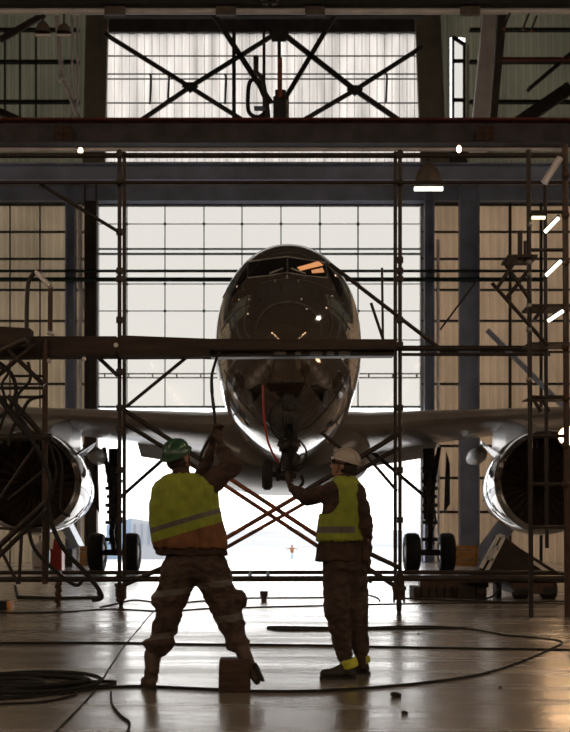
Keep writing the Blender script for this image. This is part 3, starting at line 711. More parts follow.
# couplers
for px, Y in ((119.5, SY), (400, SY)):
    for py in (155, 183, 232 if px < 200 else 260, 271, 279, 320, 372 if px < 200 else 345, 408, 430, 470, 520, 574):
        cp = MB().lathe(P(px, py, Y - .01), (0, 0, 1), [(-.045, .03), (-.045, .05), (.045, .05), (.045, .03)], 12)
        cp.box(P(px - 3.2, py - 2, Y - .06), P(px + 2.8, py + 2, Y - .03))
        cp.build('coupler', M['tube'], SC, smooth=True)
# ledgers
ctube('ledger', [P(-20, 155.5, SY), P(563, 155.5, SY)], .04)
ctube('ledger', [P(-20, 182.5, SY - .1), P(572, 182.5, SY - .1)], .028)
ctube('ledger', [P(392, 348.3, SY), P(548, 348.3, SY)], .042)
ctube('ledger', [P(398, 354.5, SB), P(550, 354.5, SB)], .026)
ctube('ledger', [P(-20, 572.6, SB), P(550, 572.2, SB)], .032)
ctube('ledger', [P(-20, 579.4, SY), P(568, 578.2, SY)], .042)
for px in (250, 268, 60, 200, 330): ctube('ledger_tie', [P(px, 572.5, SB), P(px, 579, SY)], .03)
# braces
for a, b, m_, Y, r_ in (((40, 184), (119, 232), 'tube', SY - .05, .026), ((330, 264), (438, 347), 'tube', SY + .05, .03), ((98, 357), (118, 376), 'tube', SY, .03), ((126, 407), (187, 357), 'tube', SY, .026),
                      ((124, 410), (222, 473.5), 'tube', SY, .036), ((222, 473.5), (318, 536), 'orange_tube', SY, .033), ((318, 536), (398, 588), 'tube', SY, .036),
                      ((124, 423), (216, 479.5), 'tube', SB, .036), ((216, 479.5), (316, 545), 'orange_tube', SB, .033), ((316, 545), (372, 582), 'tube', SB, .033),
                      ((398, 434), (297, 496.4), 'tube', SY, .04), ((297, 496.4), (215, 544.5), 'orange_tube', SY, .033), ((215, 544.5), (124, 585), 'tube', SY, .036),
                      ((398, 448), (312, 499), 'tube', SB, .036), ((312, 499), (215, 554), 'orange_tube', SB, .030),
                      ((366, 455), (397, 491), 'tube', SY, .024), ((322, 433), (345, 452), 'tube', SB, .03), ((440, 330), (475, 283), 'tube', SB, .016), ((371, 303), (385, 345), 'tube', SB, .024),
                      ((400, 568), (362, 550), 'tube', SY - .05, .036), ((383, 345), (382, 268), 'tube', SB, .02)):
    ctube('brace', [P(*a, Y), P(*b, Y)], r_, m_)
# decks
def board(px0, px1, t0, t1, b0, b1, Y, dep, name='plank', m='plank'):
    return MB().prism([P(px0, b0, Y), P(px1, b1, Y), P(px1, t1, Y), P(px0, t0, Y)], (0, dep, 0)).build(name, M[m], SC, bevel=.01)
board(-20, 30, 325, 328, 347, 347, 16.4, .25)
board(-20, 116.5, 336, 336, 357, 356, 16.7, .3)
board(118, 210, 335, 338.5, 356.5, 356, 16.7, .3)
board(116, 121, 337, 338, 352, 354, 16.68, .3)
board(210, 396, 338.5, 339, 350.5, 349, 16.7, .28)
board(205, 394, 352, 351, 357, 355.5, 16.85, .25, 'plank_edge', 'tube')
lw = MB()  # pale boxes stand in for light reflected along the plank edge
for px0, px1 in ((274, 286), (295, 301), (310, 322), (327, 334), (339, 350)): lw.box(P(px0, 350.9, 16.78), P(px1, 355.4, 16.84))
lab(lw.build('reflective_tape', M['tape'], SC), 'pale reflective patches on the plank edge')
MB().lathe(P(116, 345, 16.66), (0, 1, 0), [(0, .001), (0, .035), (.03, .035)], 12).build('bolt', M['white'], SC)
# guard-rail hoop on the left deck
ctube('guard_rail', spline([P(26.5, 335, 16.6), P(27, 300, 16.6), P(29, 281, 16.6), P(36, 272, 16.6), P(41, 273, 16.6)], 6), .032)
ctube('guard_rail', [P(36, 272, 16.6), P(50.5, 286.5, 16.4)], .036, 'palepipe')
ctube('guard_rail', [P(50.5, 286, 16.5), P(50, 335, 16.5)], .036, 'rusty')
for px, py in ((49, 333), (53, 334), (49, 361), (84, 359)):
    MB().ball(P(px, py, 16.4), .035, n=10).build('rail_knob', M['palepipe'], SC, smooth=True)
# left bay framework and struts
for a, b, r_ in (((-5, 378), (34, 345), .035), ((8, 350), (44, 385), .033), ((-5, 354), (26, 340), .045), ((-5, 388), (44, 388), .024), ((-5, 397), (44, 397), .022), ((10, 376), (45, 376), .02),
                ((-5, 393), (36, 440), .045), ((8, 396), (45, 438), .04), ((-5, 438), (52, 437), .05), ((-5, 550), (48, 500), .042), ((-5, 560), (46, 510), .036),
                ((22, 528), (19, 584), .024), ((0, 548), (18, 584), .024), ((8, 500), (44, 470), .022), ((-5, 505), (36, 445), .02), ((-5, 528), (42, 530), .02), ((48, 508), (46, 580), .035)):
    ctube('strut', [P(*a, 16.2), P(*b, 16.2)], r_)
# casters and jacks
def caster(px, pyt, Y, sc=1.0, m='tube'):
    x = XW(px, Y); zt = ZW(pyt, Y)
    k = MB(); k.tube([(x, Y, zt), (x, Y, .2 * sc)], .045 * sc, 10); k.box((x - .07 * sc, Y - .05, .14), (x - .05 * sc, Y + .05, .3 * sc)); k.box((x + .05 * sc, Y - .05, .14), (x + .07 * sc, Y + .05, .3 * sc)); k.box((x - .08 * sc, Y - .06, .26 * sc), (x + .08 * sc, Y + .06, .31 * sc))
    o = k.build('caster', M[m], SC); MB().lathe((x - .035, Y, .1), (1, 0, 0), [(0, .001), (0, .08), (.01, .1), (.06, .1), (.07, .08), (.07, .001)], 20).build('caster_wheel', M['rubber'], o, smooth=True)
caster(121, 588, 18.5, 1.2); caster(399, 576, 17, 1.25, 'plank'); caster(-14, 588, 17)
MB().box(P(394, 575, 16.97), P(404, 600, 17.06)).build('jack_leg', M['rusty'], SC, bevel=.01)
k = MB()
for i in range(7): k.ball(P(58.5 + (i % 2) * 1.5 - 1, 580 + i * 3.4, 18.6), (.05, .05, .06), n=8)
k.tube([P(58.5, 577, 18.6), (XW(58.5, 18.6), 18.6, 0.0)], .035, 8)
lab(k.build('adjustable_foot', M['rusty'], SC, smooth=True), 'lumpy rusty adjustable foot')
k = MB()
for i in range(7): k.ball(P(121 + (i % 2) * 2 - 1, 586 + i * 2.3, 18.0), (.07, .06, .05), n=8)
k.build('adjustable_foot', M['rusty'], SC, smooth=True)
# hoses hanging over the left bay
def hose(pts, r, label, name='hanging_hose', group='black hoses hanging over the left scaffold bay', m='cable', grp=True):
    o = MB().tube(spline(pts), r, 8).build(name, M[m], smooth=True)
    return tag(o, label, 'hose', group if grp else None)
HY = 15.9
def hp(l, Y=HY): return [P(a, b, Y) for a, b in l]
hose(hp([(-5, 360), (10, 372), (16, 390), (10, 408), (-5, 420)]), .028, 'black hose looping near the left edge just below the deck')
hose(hp([(28, 362), (30, 380), (18, 395), (17, 412), (26, 425)], 15.8), .022, 'thin black hose snaking down beside the rusty pole')
hose(hp([(44, 396), (30, 400), (22, 412), (12, 430), (8, 445)], 15.7), .024, 'black hose curving left from the rusty pole above the left engine')
hose(hp([(-5, 392), (15, 420), (35, 445), (50, 480), (46, 508)], 15.6), .032, 'thick black hose sagging across the left engine intake')
hose(hp([(28, 525), (34, 548), (52, 568), (75, 585), (84, 578)], 15.9), .026, 'black hose dropping below the left engine to the lower rail')
hose(hp([(48, 505), (54, 530), (66, 552), (85, 572), (99, 590), (101, 598), (92, 600)], 15.8), .032, 'long black hose sweeping from the rusty pole toward the left caster')
hose(hp([(-5, 440), (6, 408), (2, 385), (8, 372), (-5, 366)], 15.75), .02, 'thin black hose coiling at the left edge')
hose(hp([(45, 440), (58, 452), (62, 470), (60, 500), (62, 512), (70, 516)], 16.1), .02, 'black lead hanging along the left engine lip')
hose(hp([(48, 440), (56, 470), (50, 500), (42, 520)], 16.0), .018, 'thin lead hanging just right of the rusty pole')

# ------------------------------------------------------------------ access tower on the right
TY = 16.0
TW = thing('access_tower', (XW(548, TY), TY, 0), 'tall ladder-like tube access tower at the right edge of the picture', 'scaffold tower')
def tt(name, pts, r=.028, m='tube'): return MB().tube(pts, r, 10).build(name, M[m], TW, smooth=True)
zb = TY
tt('pole', [P(528.5, 150, TY), P(531, 574, TY)], .034); tt('pole', [P(565, 145, TY), (XW(567.5, TY), TY, 0)], .044, 'rusty'); tt('pole', [P(545, 184, TY + 1.2), P(547, 548, TY + 1.2)], .03)
tt('pole', [P(531, 574, TY), (XW(531, TY), TY, 0)], .034)
for py in (212, 250, 397, 436, 484, 527): tt('rung', [P(529, py, TY), P(566, py, TY)], .026)
for py in (308, 345): MB().box(P(529, py - 1.5, TY), P(566, py + 3, TY + .5)).build('platform', M['plank'], TW)
MB().box(P(529, 397, TY), P(566, 402, TY + .5)).build('platform', M['rusty'], TW)
for a, b in (((492, 283), (548, 346)), ((504, 262), (530, 300)), ((527, 272), (505, 300)), ((534, 320), (545, 306)), ((534, 400), (541, 412)), ((543, 400), (549, 412)), ((496, 290), (513, 264))): tt('stringer', [P(*a, TY - .05), P(*b, TY - .05)], .028)
MB().box(P(508, 257, TY - .1), P(530, 263, TY + .4)).build('step', M['plank'], TW)
tt('post', [P(520, 262, TY), P(520, 231, TY)], .035); tt('post', [P(525, 262, TY), P(525, 241, TY)], .022)
tt('guard_tube', [P(544, 183, TY - .1), P(560, 158, TY - .1)], .05, 'palepipe')
for py in (225, 262, 275, 306, 330, 380): MB().ball(P(529, py, TY - .05), .045, n=8).build('coupler', M['hubmetal'], TW, smooth=True)
for py in (175, 215, 262, 310, 347, 398, 445, 484): MB().ball(P(565.5, py, TY - .05), .06, n=8).build('coupler', M['rusty'], TW, smooth=True)
for i, (a, b, lb) in enumerate((((545, 232), (558.5, 218), 'slanted bright tube light on the right tower, topmost of three'), ((546, 275.5), (561, 261), 'slanted bright tube light on the right tower, middle of three'), ((548, 321), (563, 311), 'slanted bright tube light on the right tower, lowest of three'))):
    t = thing('tube_light', P(*a, TY - .15), lb, 'light', 'slanted tube lights on the right tower')
    MB().tube([P(*a, TY - .15), P(*b, TY - .15)], .025, 10).build('glowing_tube', M['coolglow'], t, smooth=True)
    MB().bar(P(a[0], a[1] - 2.6, TY - .12), P(b[0], b[1] - 2.6, TY - .12), .06, .03).build('housing', M['girt'], t)
t = thing('tube_light', P(538, 217.5, TY - .1), 'short level warm tube light near the top of the right tower', 'light')
MB().tube([P(532, 217.5, TY - .1), P(545, 217.5, TY - .1)], .026, 10).build('glowing_tube', glow('yellow_tube_glow', (1, .92, .55), 2.2), t, smooth=True)
MB().box(P(531, 216, TY - .12), P(546, 214, TY - .05)).build('housing', M['girt'], t)
# flood light
FY = 22.5
t = thing('flood_light', P(568, 436, FY), 'glaring warm flood light beside the right engine at the picture edge', 'light')
MB().lathe(P(568, 436, FY), (-.35, -1, -.1), [(-.25, .001), (-.25, .12), (-.05, .2), (0, .21), (0, .19)], 24).build('housing', M['girt'], t, smooth=True)
MB().lathe(P(568, 436, FY), (-.35, -1, -.1), [(.0, .001), (.0, .185)], 24).build('lens', M['floodglow'], t)
MB().tube([P(570, 437, FY + .2), (XW(570, FY), FY + .2, 0)], .03).build('stand', M['girt'], t)

# ------------------------------------------------------------------ equipment on the floor
CY = 20.6
ct = thing('service_cart', (XW(515, CY), CY, 0), 'dark wedge-shaped service cart with a bright slanted frame under the right engine', 'cart')
MB().prism([P(478, 573, CY), P(498, 536, CY), P(504, 535, CY), P(520, 548, CY), P(560, 573, CY)], (0, .5, 0)).build('body', M['cartbody'], ct, bevel=.03)
fr = MB()
for a, b in (((481, 568), (499, 535)), ((486, 572), (504, 537)), ((499, 535), (504, 537)), ((487, 557), (493, 560)), ((493, 546), (498, 549))): fr.bar(P(*a, CY - .08), P(*b, CY - .08), .05, .06)
fr.prism([P(488, 558, CY - .06), P(493, 548, CY - .06), P(498, 551, CY - .06), P(493, 561, CY - .06)], (0, .03, 0))
lab(fr.build('slanted_frame', M['white'], ct), 'bright white slanted frame')
fr = MB().bar(P(533, 562, CY - .05), P(548, 572, CY - .05), .04, .06); lab(fr.build('side_strip', M['white'], ct), 'white strip')
MB().box(P(470, 573, CY), P(556, 580, CY + 1.4)).build('chassis', M['cartbody'], ct)
MB().prism([P(505, 580, CY), P(555, 580, CY), P(552, 594, CY), P(516, 594, CY)], (0, 1.2, 0)).build('chassis', M['rusty'], ct)
for px in (520, 548): MB().lathe((XW(px, CY) - .1, CY + .15, .16), (1, 0, 0), [(0, .001), (0, .13), (.03, .16), (.25, .16), (.28, .13), (.28, .001)], 20).build('wheel', M['rubber'], ct, smooth=True)
MB().box((XW(503, CY), CY + .6, 0), (XW(508, CY), CY + 1, ZW(578, CY))).build('prop_leg', M['cartbody'], ct)
t = thing('timber_pallet', (XW(445, 21), 21, 0), 'dark stacked timber pallet on the floor left of the service cart', 'pallet')
PY = 21.0
z_ = ZW(587, PY)
for k in range(8): MB().box((XW(414, PY) + k * .142, PY, 0), (XW(414, PY) + k * .142 + .125, PY + .8, z_)).build('slat', M['plank'], t, bevel=.01)
t = thing('timber_beam', (XW(450, PY), PY, z_), 'reddish timber beam lying across the dark pallet', 'timber')
MB().box(P(420, 579, PY + .1), P(486, 587, PY + .4)).build('beam', M['rusty'], t, bevel=.01)
t = MB().box((XW(456, PY), PY - .3, 0), (XW(473, PY), PY - .02, ZW(586, PY))); t.tube([(XW(474, PY), PY - .2, .12), (XW(484, PY), PY - .2, .12)], .11, 14)
tag(t.build('pump_unit', M['cartbody'], bevel=.01), 'small dark pump unit on the floor between pallet and cart', 'pump')
hose([P(476, 575, 20.4), P(490, 571, 20.4), P(500, 582, 20.4), P(497, 592, 20.4), Vector((XW(488, 20.4), 20.4, .03)), Vector((XW(470, 20.5), 20.5, .03))], .02, 'thin looping lead between the pump unit and the service cart', 'looping_lead', grp=False)
def crate(px0, px1, pyt, Y, label):
    x0, x1 = XW(px0, Y), XW(px1, Y); z1 = ZW(pyt, Y); t = thing('wooden_crate', ((x0 + x1) / 2, Y, 0), label, 'crate', 'orange-brown crates by the back wall')
    MB().box((x0 + .03, Y + .03, 0), (x1 - .03, Y + .9, z1 - .03)).build('crate_box', M['wood'], t)
    f_ = MB(); 
    for a in (x0, x1 - .12): f_.box((a, Y, 0), (a + .12, Y + .06, z1))
    for z in (0, z1 / 2 - .05, z1 - .12): f_.box((x0, Y, z), (x1, Y + .05, z + .1))
    f_.build('crate_batten', M['orange'], t)
crate(72, 90, 546, 46, 'orange-brown crate by the back wall left of the left wheels')
crate(452, 478, 545, 46, 'orange-brown crate by the back wall right of the right wheels')
t = thing('wheeled_steps', (XW(66, 44), 44, 0), 'pale blue-white slanted boarding steps behind the left engine', 'steps')
MB().prism([P(54, 516, 44), P(61, 510, 44), P(79, 546, 44), P(72, 549, 44)], (0, 1.2, 0)).build('stair_flight', M['bluegrey'], t)
MB().box((XW(46, 44), 44.1, 0), (XW(72, 44), 45, ZW(549, 44))).build('base', M['browncol'], t)
MB().tube([P(57, 512, 44), (XW(55, 44), 44, 0)], .06).build('leg', M['white'], t); MB().tube([P(78, 545, 44), (XW(78, 44), 44, 0)], .06).build('leg', M['white'], t)
t = MB().lathe((XW(57.5, 40), 40, ZW(549, 40)), (0, 0, 1), [(0, .17), (.35, .13), (.42, .001)], 18); t.box((XW(52, 40), 39.8, 0), (XW(63, 40), 40.3, ZW(549, 40)))
tag(t.build('red_tank', M['redhose'], smooth=True), 'small red-topped tank below the left engine', 'tank')
t = thing('white_drum', (XW(41, 42), 42, 0), 'pale rounded drum on the floor under the left engine', 'drum')
MB().lathe((XW(41, 42), 42, 0), (0, 0, 1), [(0, .25), (.05, .32), (.6, .34), (.9, .2), (1.0, .05), (1.0, .001)], 24).build('drum_body', M['white'], t, smooth=True)
# toolbox at left edge
t = thing('tool_case', (XW(2, 17.6), 17.6, 0), 'black case with an orange end lying on the floor at the left edge', 'case')
zt = ZW(601, 17.6)
MB().box((XW(-10, 17.6), 17.5, 0), (XW(8, 17.6), 17.8, zt)).build('case_body', M['rubber'], t, bevel=.01)
MB().box((XW(8, 17.6), 17.5, 0), (XW(11.5, 17.6), 17.8, zt)).build('end_cap', M['orange'], t, bevel=.01)

# ------------------------------------------------------------------ cables on the floor
def gp(px, py, z=.016):
    Y = F * (H - z) / (py - HOR); return Vector((XW(px, Y), Y, z))
def floor_cable(l, r, label, name='floor_cable', m='cable', grp='black cables lying on the floor'):
    pts = [gp(a, b, r * .66) for a, b in l]; p2 = []; r = r * .68
    for i in range(len(pts) - 1):
        p2.append(pts[i]); d = (pts[i + 1] - pts[i]); L = d.length
        if L > 1.6 and abs(d.x) > .1:
            q = pts[i] + d * .5; q.y += random.uniform(-.04, .04); p2.append(q)
    p2.append(pts[-1])
    o = MB().tube(spline(p2, 8), r, 8).build(name, M[m], smooth=True); return tag(o, label, 'cable', grp)
floor_cable([(-30, 613), (60, 612), (110, 609), (165, 611), (215, 608), (300, 606), (380, 604), (470, 603), (590, 604)], .015, 'cable lying right across the floor behind the workers, farthest one')
floor_cable([(-30, 643), (100, 642.5), (190, 644), (300, 645), (450, 648), (590, 650)], .015, 'straight cable across the middle of the floor, passing behind both workers')
floor_cable([(60, 694), (100, 688), (140, 686), (190, 688), (260, 691), (330, 690), (400, 685), (460, 678), (500, 669), (530, 658), (548, 650), (562, 642), (540, 638), (505, 635), (470, 629), (420, 626), (345, 628)], .014, 'long cable sweeping along the foreground and looping back on the right')
floor_cable([(345, 628), (300, 627), (268, 627), (285, 629.5), (345, 629), (466, 628)], .018, 'thick dark cable bundle on the floor between the workers', m='rubber')
floor_cable([(170, 597), (150, 615), (125, 645), (95, 690), (75, 712), (50, 738)], .008, 'thin straight cord running diagonally to the lower left corner')
floor_cable([(111, 692), (112, 704), (120, 715), (129, 722), (128, 730), (122, 745)], .012, 'short crooked cord at the bottom left')
floor_cable([(100, 607), (135, 600), (170, 603), (240, 598), (330, 597), (360, 594), (376, 597), (380, 601)], .018, 'cable curving behind the right worker near the scaffold foot')
floor_cable([(15, 586), (18, 596), (22, 597), (60, 598), (100, 597), (98, 590)], .04, 'fat dark hose lying flat near the left scaffold feet', 'floor_hose', 'rubber', None)
floor_cable([(400, 598), (440, 600), (500, 602), (590, 601)], .02, 'cable on the floor in front of the pallet and service cart')
t = MB().tube([gp(264, 600, 0), gp(264, 600, 0) + Vector((0, 0, .12))], .05, 10); t.box(gp(264, 600, 0) + Vector((-.07, -.04, .06)), gp(264, 600, 0) + Vector((.07, .04, .16)))
tag(t.build('floor_bollard', M['rusty']), 'small rusty floor post between the two workers', 'post')
# coil of hose
def coil(cx, cy, r, n, rr, label):
    pts = []; c = gp(cx, cy, 0)
    for k in range(n * 24 + 1):
        a = 2 * PI * k / 24; w = k / (n * 24)
        pts.append(c + Vector((math.cos(a) * r * (1 - .25 * math.sin(w * 9) * .5), math.sin(a) * r * .9 * (1 - .12 * math.cos(w * 7)), rr + w * rr * 2.2 + .012 * math.sin(a * 1.5))))
    return tag(MB().tube(pts, rr, 8).build('hose_coil', M['cable'], smooth=True), label, 'hose', 'coiled hoses on the floor')
coil(22, 686, .52, 4, .016, 'large coil of black hose on the floor at the left edge')
coil(2, 690, .30, 3, .016, 'smaller coil of black hose inside the large one at the left edge')
floor_cable([(60, 683), (100, 681), (116, 682), (95, 687), (60, 690), (20, 696), (-20, 698)], .014, 'loose end of hose spilling right from the coil', 'hose_end')
floor_cable([(-20, 700), (30, 697), (70, 692), (74, 695), (40, 702), (-20, 704)], .012, 'hose loop lying in front of the coil', 'hose_end')
for px, py, s_, lb in ((395, 697, .035, 'small dark lump on the floor in front of the right worker'), (404, 714, .02, 'tiny dark crumb below the lump on the foreground floor'), (232, 643, .012, 'tiny chip on the floor between the left worker\'s feet'), (500, 688, .012, 'tiny chip on the foreground floor at the right'), (418, 634, .012, 'tiny chip on the floor right of the right worker')):
    c = gp(px, py, 0); t = MB().ball(c + Vector((0, 0, s_ * .5)), (s_, s_ * .7, s_ * .6), n=8); t.ball(c + Vector((s_ * .8, 0, s_ * .35)), s_ * .5, n=8)
    tag(t.build('floor_debris', M['debris']), lb, 'debris', 'debris on the floor')

# wooden block under the left worker's foot
BY = 8.15
t = thing('timber_block', (XW(234, BY), BY + .1, 0), 'rough dark wooden block on the floor under the left worker\'s right boot', 'block')
x0, x1, zt = XW(219, BY), XW(249, BY), .235
rings = []
for z, s_ in ((0, 1), (.02, 1.03), (.2, 1.0), (zt, .94)): rings.append([Vector(((x0 + x1) / 2 + (a - .5) * (x1 - x0) * s_, BY + .1 + (b - .5) * .2 * s_, z)) for a, b in ((0, 0), (.5, -.05), (1, 0), (1.03, .5), (1, 1), (.5, 1), (0, 1), (-.03, .5))])
MB().loft(rings).build('block_body', M['block'], t, bevel=.008)
MB().box((x0 + .03, BY - .008, .03), (x1 - .03, BY + .02, .05)).build('groove', M['debris'], t)

# ------------------------------------------------------------------ people
def cloth(name, mb, m, parent, vox=.012, smooth=6, disp=0., dscale=14., mats=None, pick=None, aniso=(1, 1, 1), off=1., cuts=()):
    me = bpy.data.meshes.new('tmp'); me.from_pydata([tuple(v) for v in mb.v], [], mb.f)
    bm = bmesh.new(); bm.from_mesh(me); bmesh.ops.recalc_face_normals(bm, faces=bm.faces); bm.to_mesh(me); bm.free()
    o = bpy.data.objects.new('tmp', me); C.objects.link(o)
    r_ = o.modifiers.new('r', 'REMESH'); r_.mode = 'VOXEL'; r_.voxel_size = vox
    s_ = o.modifiers.new('s', 'SMOOTH'); s_.factor = .5; s_.iterations = smooth
    dg = bpy.context.evaluated_depsgraph_get(); dg.update()
    e = o.evaluated_get(dg); m2 = bpy.data.meshes.new_from_object(e)
    vs = [v.co.copy() for v in m2.vertices]; ns = [v.normal.copy() for v in m2.vertices]
    if disp:
        for i, v in enumerate(vs):
            q = Vector((v.x * aniso[0], v.y * aniso[1], v.z * aniso[2])) * dscale
            a = noise.noise(q) + .5 * noise.noise(q * 2.1)
            a = max(-.5, 1 - abs(a) * 2.2)                                  # ridged folds
            vs[i] = v + ns[i] * disp * (a - off)
    fs = [tuple(p.vertices) for p in m2.polygons]
    if cuts:
        t2 = bpy.data.meshes.new('tmp2'); t2.from_pydata([tuple(v) for v in vs], [], fs); bm = bmesh.new(); bm.from_mesh(t2)
        for co, no in cuts: bmesh.ops.bisect_plane(bm, geom=bm.verts[:] + bm.edges[:] + bm.faces[:], plane_co=co, plane_no=no, dist=1e-5)
        bm.verts.index_update(); vs = [v.co.copy() for v in bm.verts]; fs = [tuple(v.index for v in f.verts) for f in bm.faces]; bm.free(); bpy.data.meshes.remove(t2)
    mi = None
    if pick: mi = [pick(sum((vs[k] for k in f), Vector()) / len(f)) for f in fs]
    bpy.data.objects.remove(o); bpy.data.meshes.remove(me); bpy.data.meshes.remove(m2)
    ob = link(name, vs, fs, mats or [m], parent, False, None, mi)
    ob.data.polygons.foreach_set('use_smooth', [True] * len(ob.data.polygons))
    return ob

def torso(mb, rings, grow=0., n=28):
    """rings: (py, px left, px right, half depth, Y) stacked down the trunk"""
    rs = []
    for py, xl, xr, dp, Y in rings:
        c = P((xl + xr) / 2, py, Y); a = (xr - xl) / 2 * Y / F + grow; rs.append([c + Vector((a * math.copysign(abs(math.cos(t)) ** .85, math.cos(t)), (dp + grow) * math.copysign(abs(math.sin(t)) ** .85, math.sin(t)), 0)) for t in [2 * PI * k / n for k in range(n)]])
    mb.loft(rs); return mb

def hand(mb, wrist, palm, dirf, thumbdir, r=.0095, curl=.5, L=.075):
    """palm block plus four unequal bent fingers and a thumb leaving the side of the palm"""
    wrist = Vector(wrist); f_ = Vector(dirf).normalized(); th = Vector(thumbdir); th = (th - f_ * th.dot(f_)).normalized(); nrm = f_.cross(th).normalized()
    pc = wrist + f_ * .05
    rot = Matrix((th, f_, nrm)).transposed()
    mb.ball(pc, (.043, .052, .02), rot=rot, n=12); mb.limb(wrist - f_ * .02, wrist + f_ * .02, .028, .03)
    for i, l in enumerate((.92, 1.0, .94, .76)):
        base = wrist + f_ * .088 + th * (.032 - .0215 * i); cur = base; d = f_.copy(); 
        for k, seg in enumerate((.45, .32, .26)):
            ang = curl * (k + .6); d = (f_ * math.cos(ang) + nrm * math.sin(ang) * 1.0).normalized()
            nx_ = cur + d * seg * L * l; mb.limb(cur, nx_, r * (1 - .08 * k), r * (1 - .08 * (k + 1))); cur = nx_
    b = wrist + f_ * .03 + th * .035; k1 = b + (th * .8 + f_ * .7 + nrm * .3).normalized() * .038; k2 = k1 + (th * .25 + f_ * .9 + nrm * .5).normalized() * .03
    mb.limb(b, k1, .013, .011); mb.limb(k1, k2, .011, .0095)

def head(mb, c, facing, up, s=1.):
    """skull, jaw, nose, ears, brows, lips and chin; returns the frame"""
    f_ = Vector(facing).normalized(); u = Vector(up); u = (u - f_ * u.dot(f_)).normalized(); r_ = f_.cross(u).normalized()
    rot = Matrix((r_, f_, u)).transposed(); c = Vector(c)
    def q(x, y, z): return c + (r_ * x + f_ * y + u * z) * s
    mb.ball(q(0, -.012, .03), (.078 * s, .096 * s, .09 * s), rot=rot); mb.ball(q(0, .02, -.03), (.062 * s, .072 * s, .085 * s), rot=rot); mb.ball(q(0, .06, -.085), (.03 * s, .028 * s, .022 * s), rot=rot)
    mb.limb(q(0, .088, .01), q(0, .112, -.03), .008 * s, .014 * s); mb.ball(q(0, .096, -.038), (.018 * s, .012 * s, .01 * s), rot=rot)
    mb.ball(q(0, .084, -.06), (.024 * s, .011 * s, .007 * s), rot=rot); mb.ball(q(0, .083, -.07), (.022 * s, .011 * s, .007 * s), rot=rot)
    for sx in (-1, 1):
        mb.ball(q(sx * .077, -.012, -.005), (.011 * s, .02 * s, .032 * s), rot=rot); mb.ball(q(sx * .03, .083, .022), (.02 * s, .01 * s, .008 * s), rot=rot); mb.ball(q(sx * .042, .062, -.025), (.02 * s, .018 * s, .016 * s), rot=rot)
    return q, rot, r_, f_, u
def face_bits(q, rot, body, s=1.):
    e = MB()
    for sx in (-1, 1): e.ball(q(sx * .031, .082, .005), (.014 * s, .009 * s, .009 * s), rot=rot, n=10)
    lab(e.build('eyes', M['white'], body, smooth=True), 'eyes')

def helmet(parent, q, rot, r_, f_, u, m, s=1.):
    c = q(0, -.008, .045); a = .112 * s; b = .130 * s; h = .118 * s; vs = []; n = 32; mm = 9
    for j in range(mm + 1):
        t = (PI / 2) * j / mm
        for k in range(n):
            g_ = 2 * PI * k / n; x, y = math.cos(g_), math.sin(g_)
            vs.append(c + r_ * x * a * math.cos(t) + f_ * y * b * math.cos(t) + u * h * math.sin(t))
    fs = [(j * n + k, j * n + (k + 1) % n, (j + 1) * n + (k + 1) % n, (j + 1) * n + k) for j in range(mm) for k in range(n)]
    hb = MB().add(vs, fs)
    # rim lip
    rim = [c + r_ * math.cos(g_) * a * 1.02 + f_ * math.sin(g_) * b * (1.02 + (.12 if math.sin(g_) > .3 else 0) * (math.sin(g_) - .3)) for g_ in [2 * PI * k / n for k in range(n)]]
    hb.tube(rim + [rim[0]], .007, 6)
    hb.add([v for k in range(n) for v in (c + r_ * math.cos(2 * PI * k / n) * a + f_ * math.sin(2 * PI * k / n) * b, rim[k])], [(2 * k, 2 * ((k + 1) % n), 2 * ((k + 1) % n) + 1, 2 * k + 1) for k in range(n)])
    o = hb.build('helmet', m, parent, smooth=True)
    rd = MB()
    for sx in (-1, 0, 1):
        pts = [c + r_ * (sx * .035) + f_ * b * math.cos(t) * .98 + u * (h * math.sin(t) * (1.0 if sx == 0 else .96) + .002) for t in [PI * k / 14 for k in range(1, 14)]]
        rd.tube(pts, .006, 6)
    rd.build('helmet_ridge', m, o, smooth=True)
    st = MB().tube([c + r_ * a * .95 + f_ * .02, q(.07, .02, -.05), q(0, .07, -.115), q(-.07, .02, -.05), c - r_ * a * .95 + f_ * .02], .004, 6)
    st.build('chin_strap', M['cable'], o)
    return o

def boot(parent, ankle, toe, m, s=1., up=(0, 0, 1), name='boot'):
    """ankle and toe as world points at sole level; shaft rises from the heel"""
    a = Vector(ankle); t = Vector(toe); d = (t - a).normalized(); u = Vector(up); u = (u - d * u.dot(d)).normalized(); r_ = d.cross(u).normalized(); rot = Matrix((r_, d, u)).transposed()
    L = .29 * s
    b = MB(); b.ball(a + d * .0 + u * .045, (.042 * s, .055 * s, .043), rot=rot); b.ball(a + d * .10 + u * .045, (.048 * s, .10 * s, .043), rot=rot); b.ball(a + d * (L - .11) + u * .04, (.05 * s, .06 * s, .038), rot=rot)
    b.limb(a + u * .06 + d * .01, a + u * .13 + d * .012, .048 * s, .05 * s); b.limb(a + d * .06 + u * .08, a + d * .12 + u * .05, .04 * s, .04 * s)
    bo = cloth(name, b, m, parent, .008, 4)
    so = MB(); pr_ = [(-.05, .03), (-.02, .042), (.05, .036), (.12, .046), (.18, .05), (.225, .035), (.24, 0)]
    out = [(y * s, x * s) for y, x in pr_] + [(y * s, -x * s) for y, x in pr_[-2::-1]]
    so.prism([a + d * y + r_ * x for y, x in out], u * .02); so.build('sole', M['rubber'], bo)
    return bo

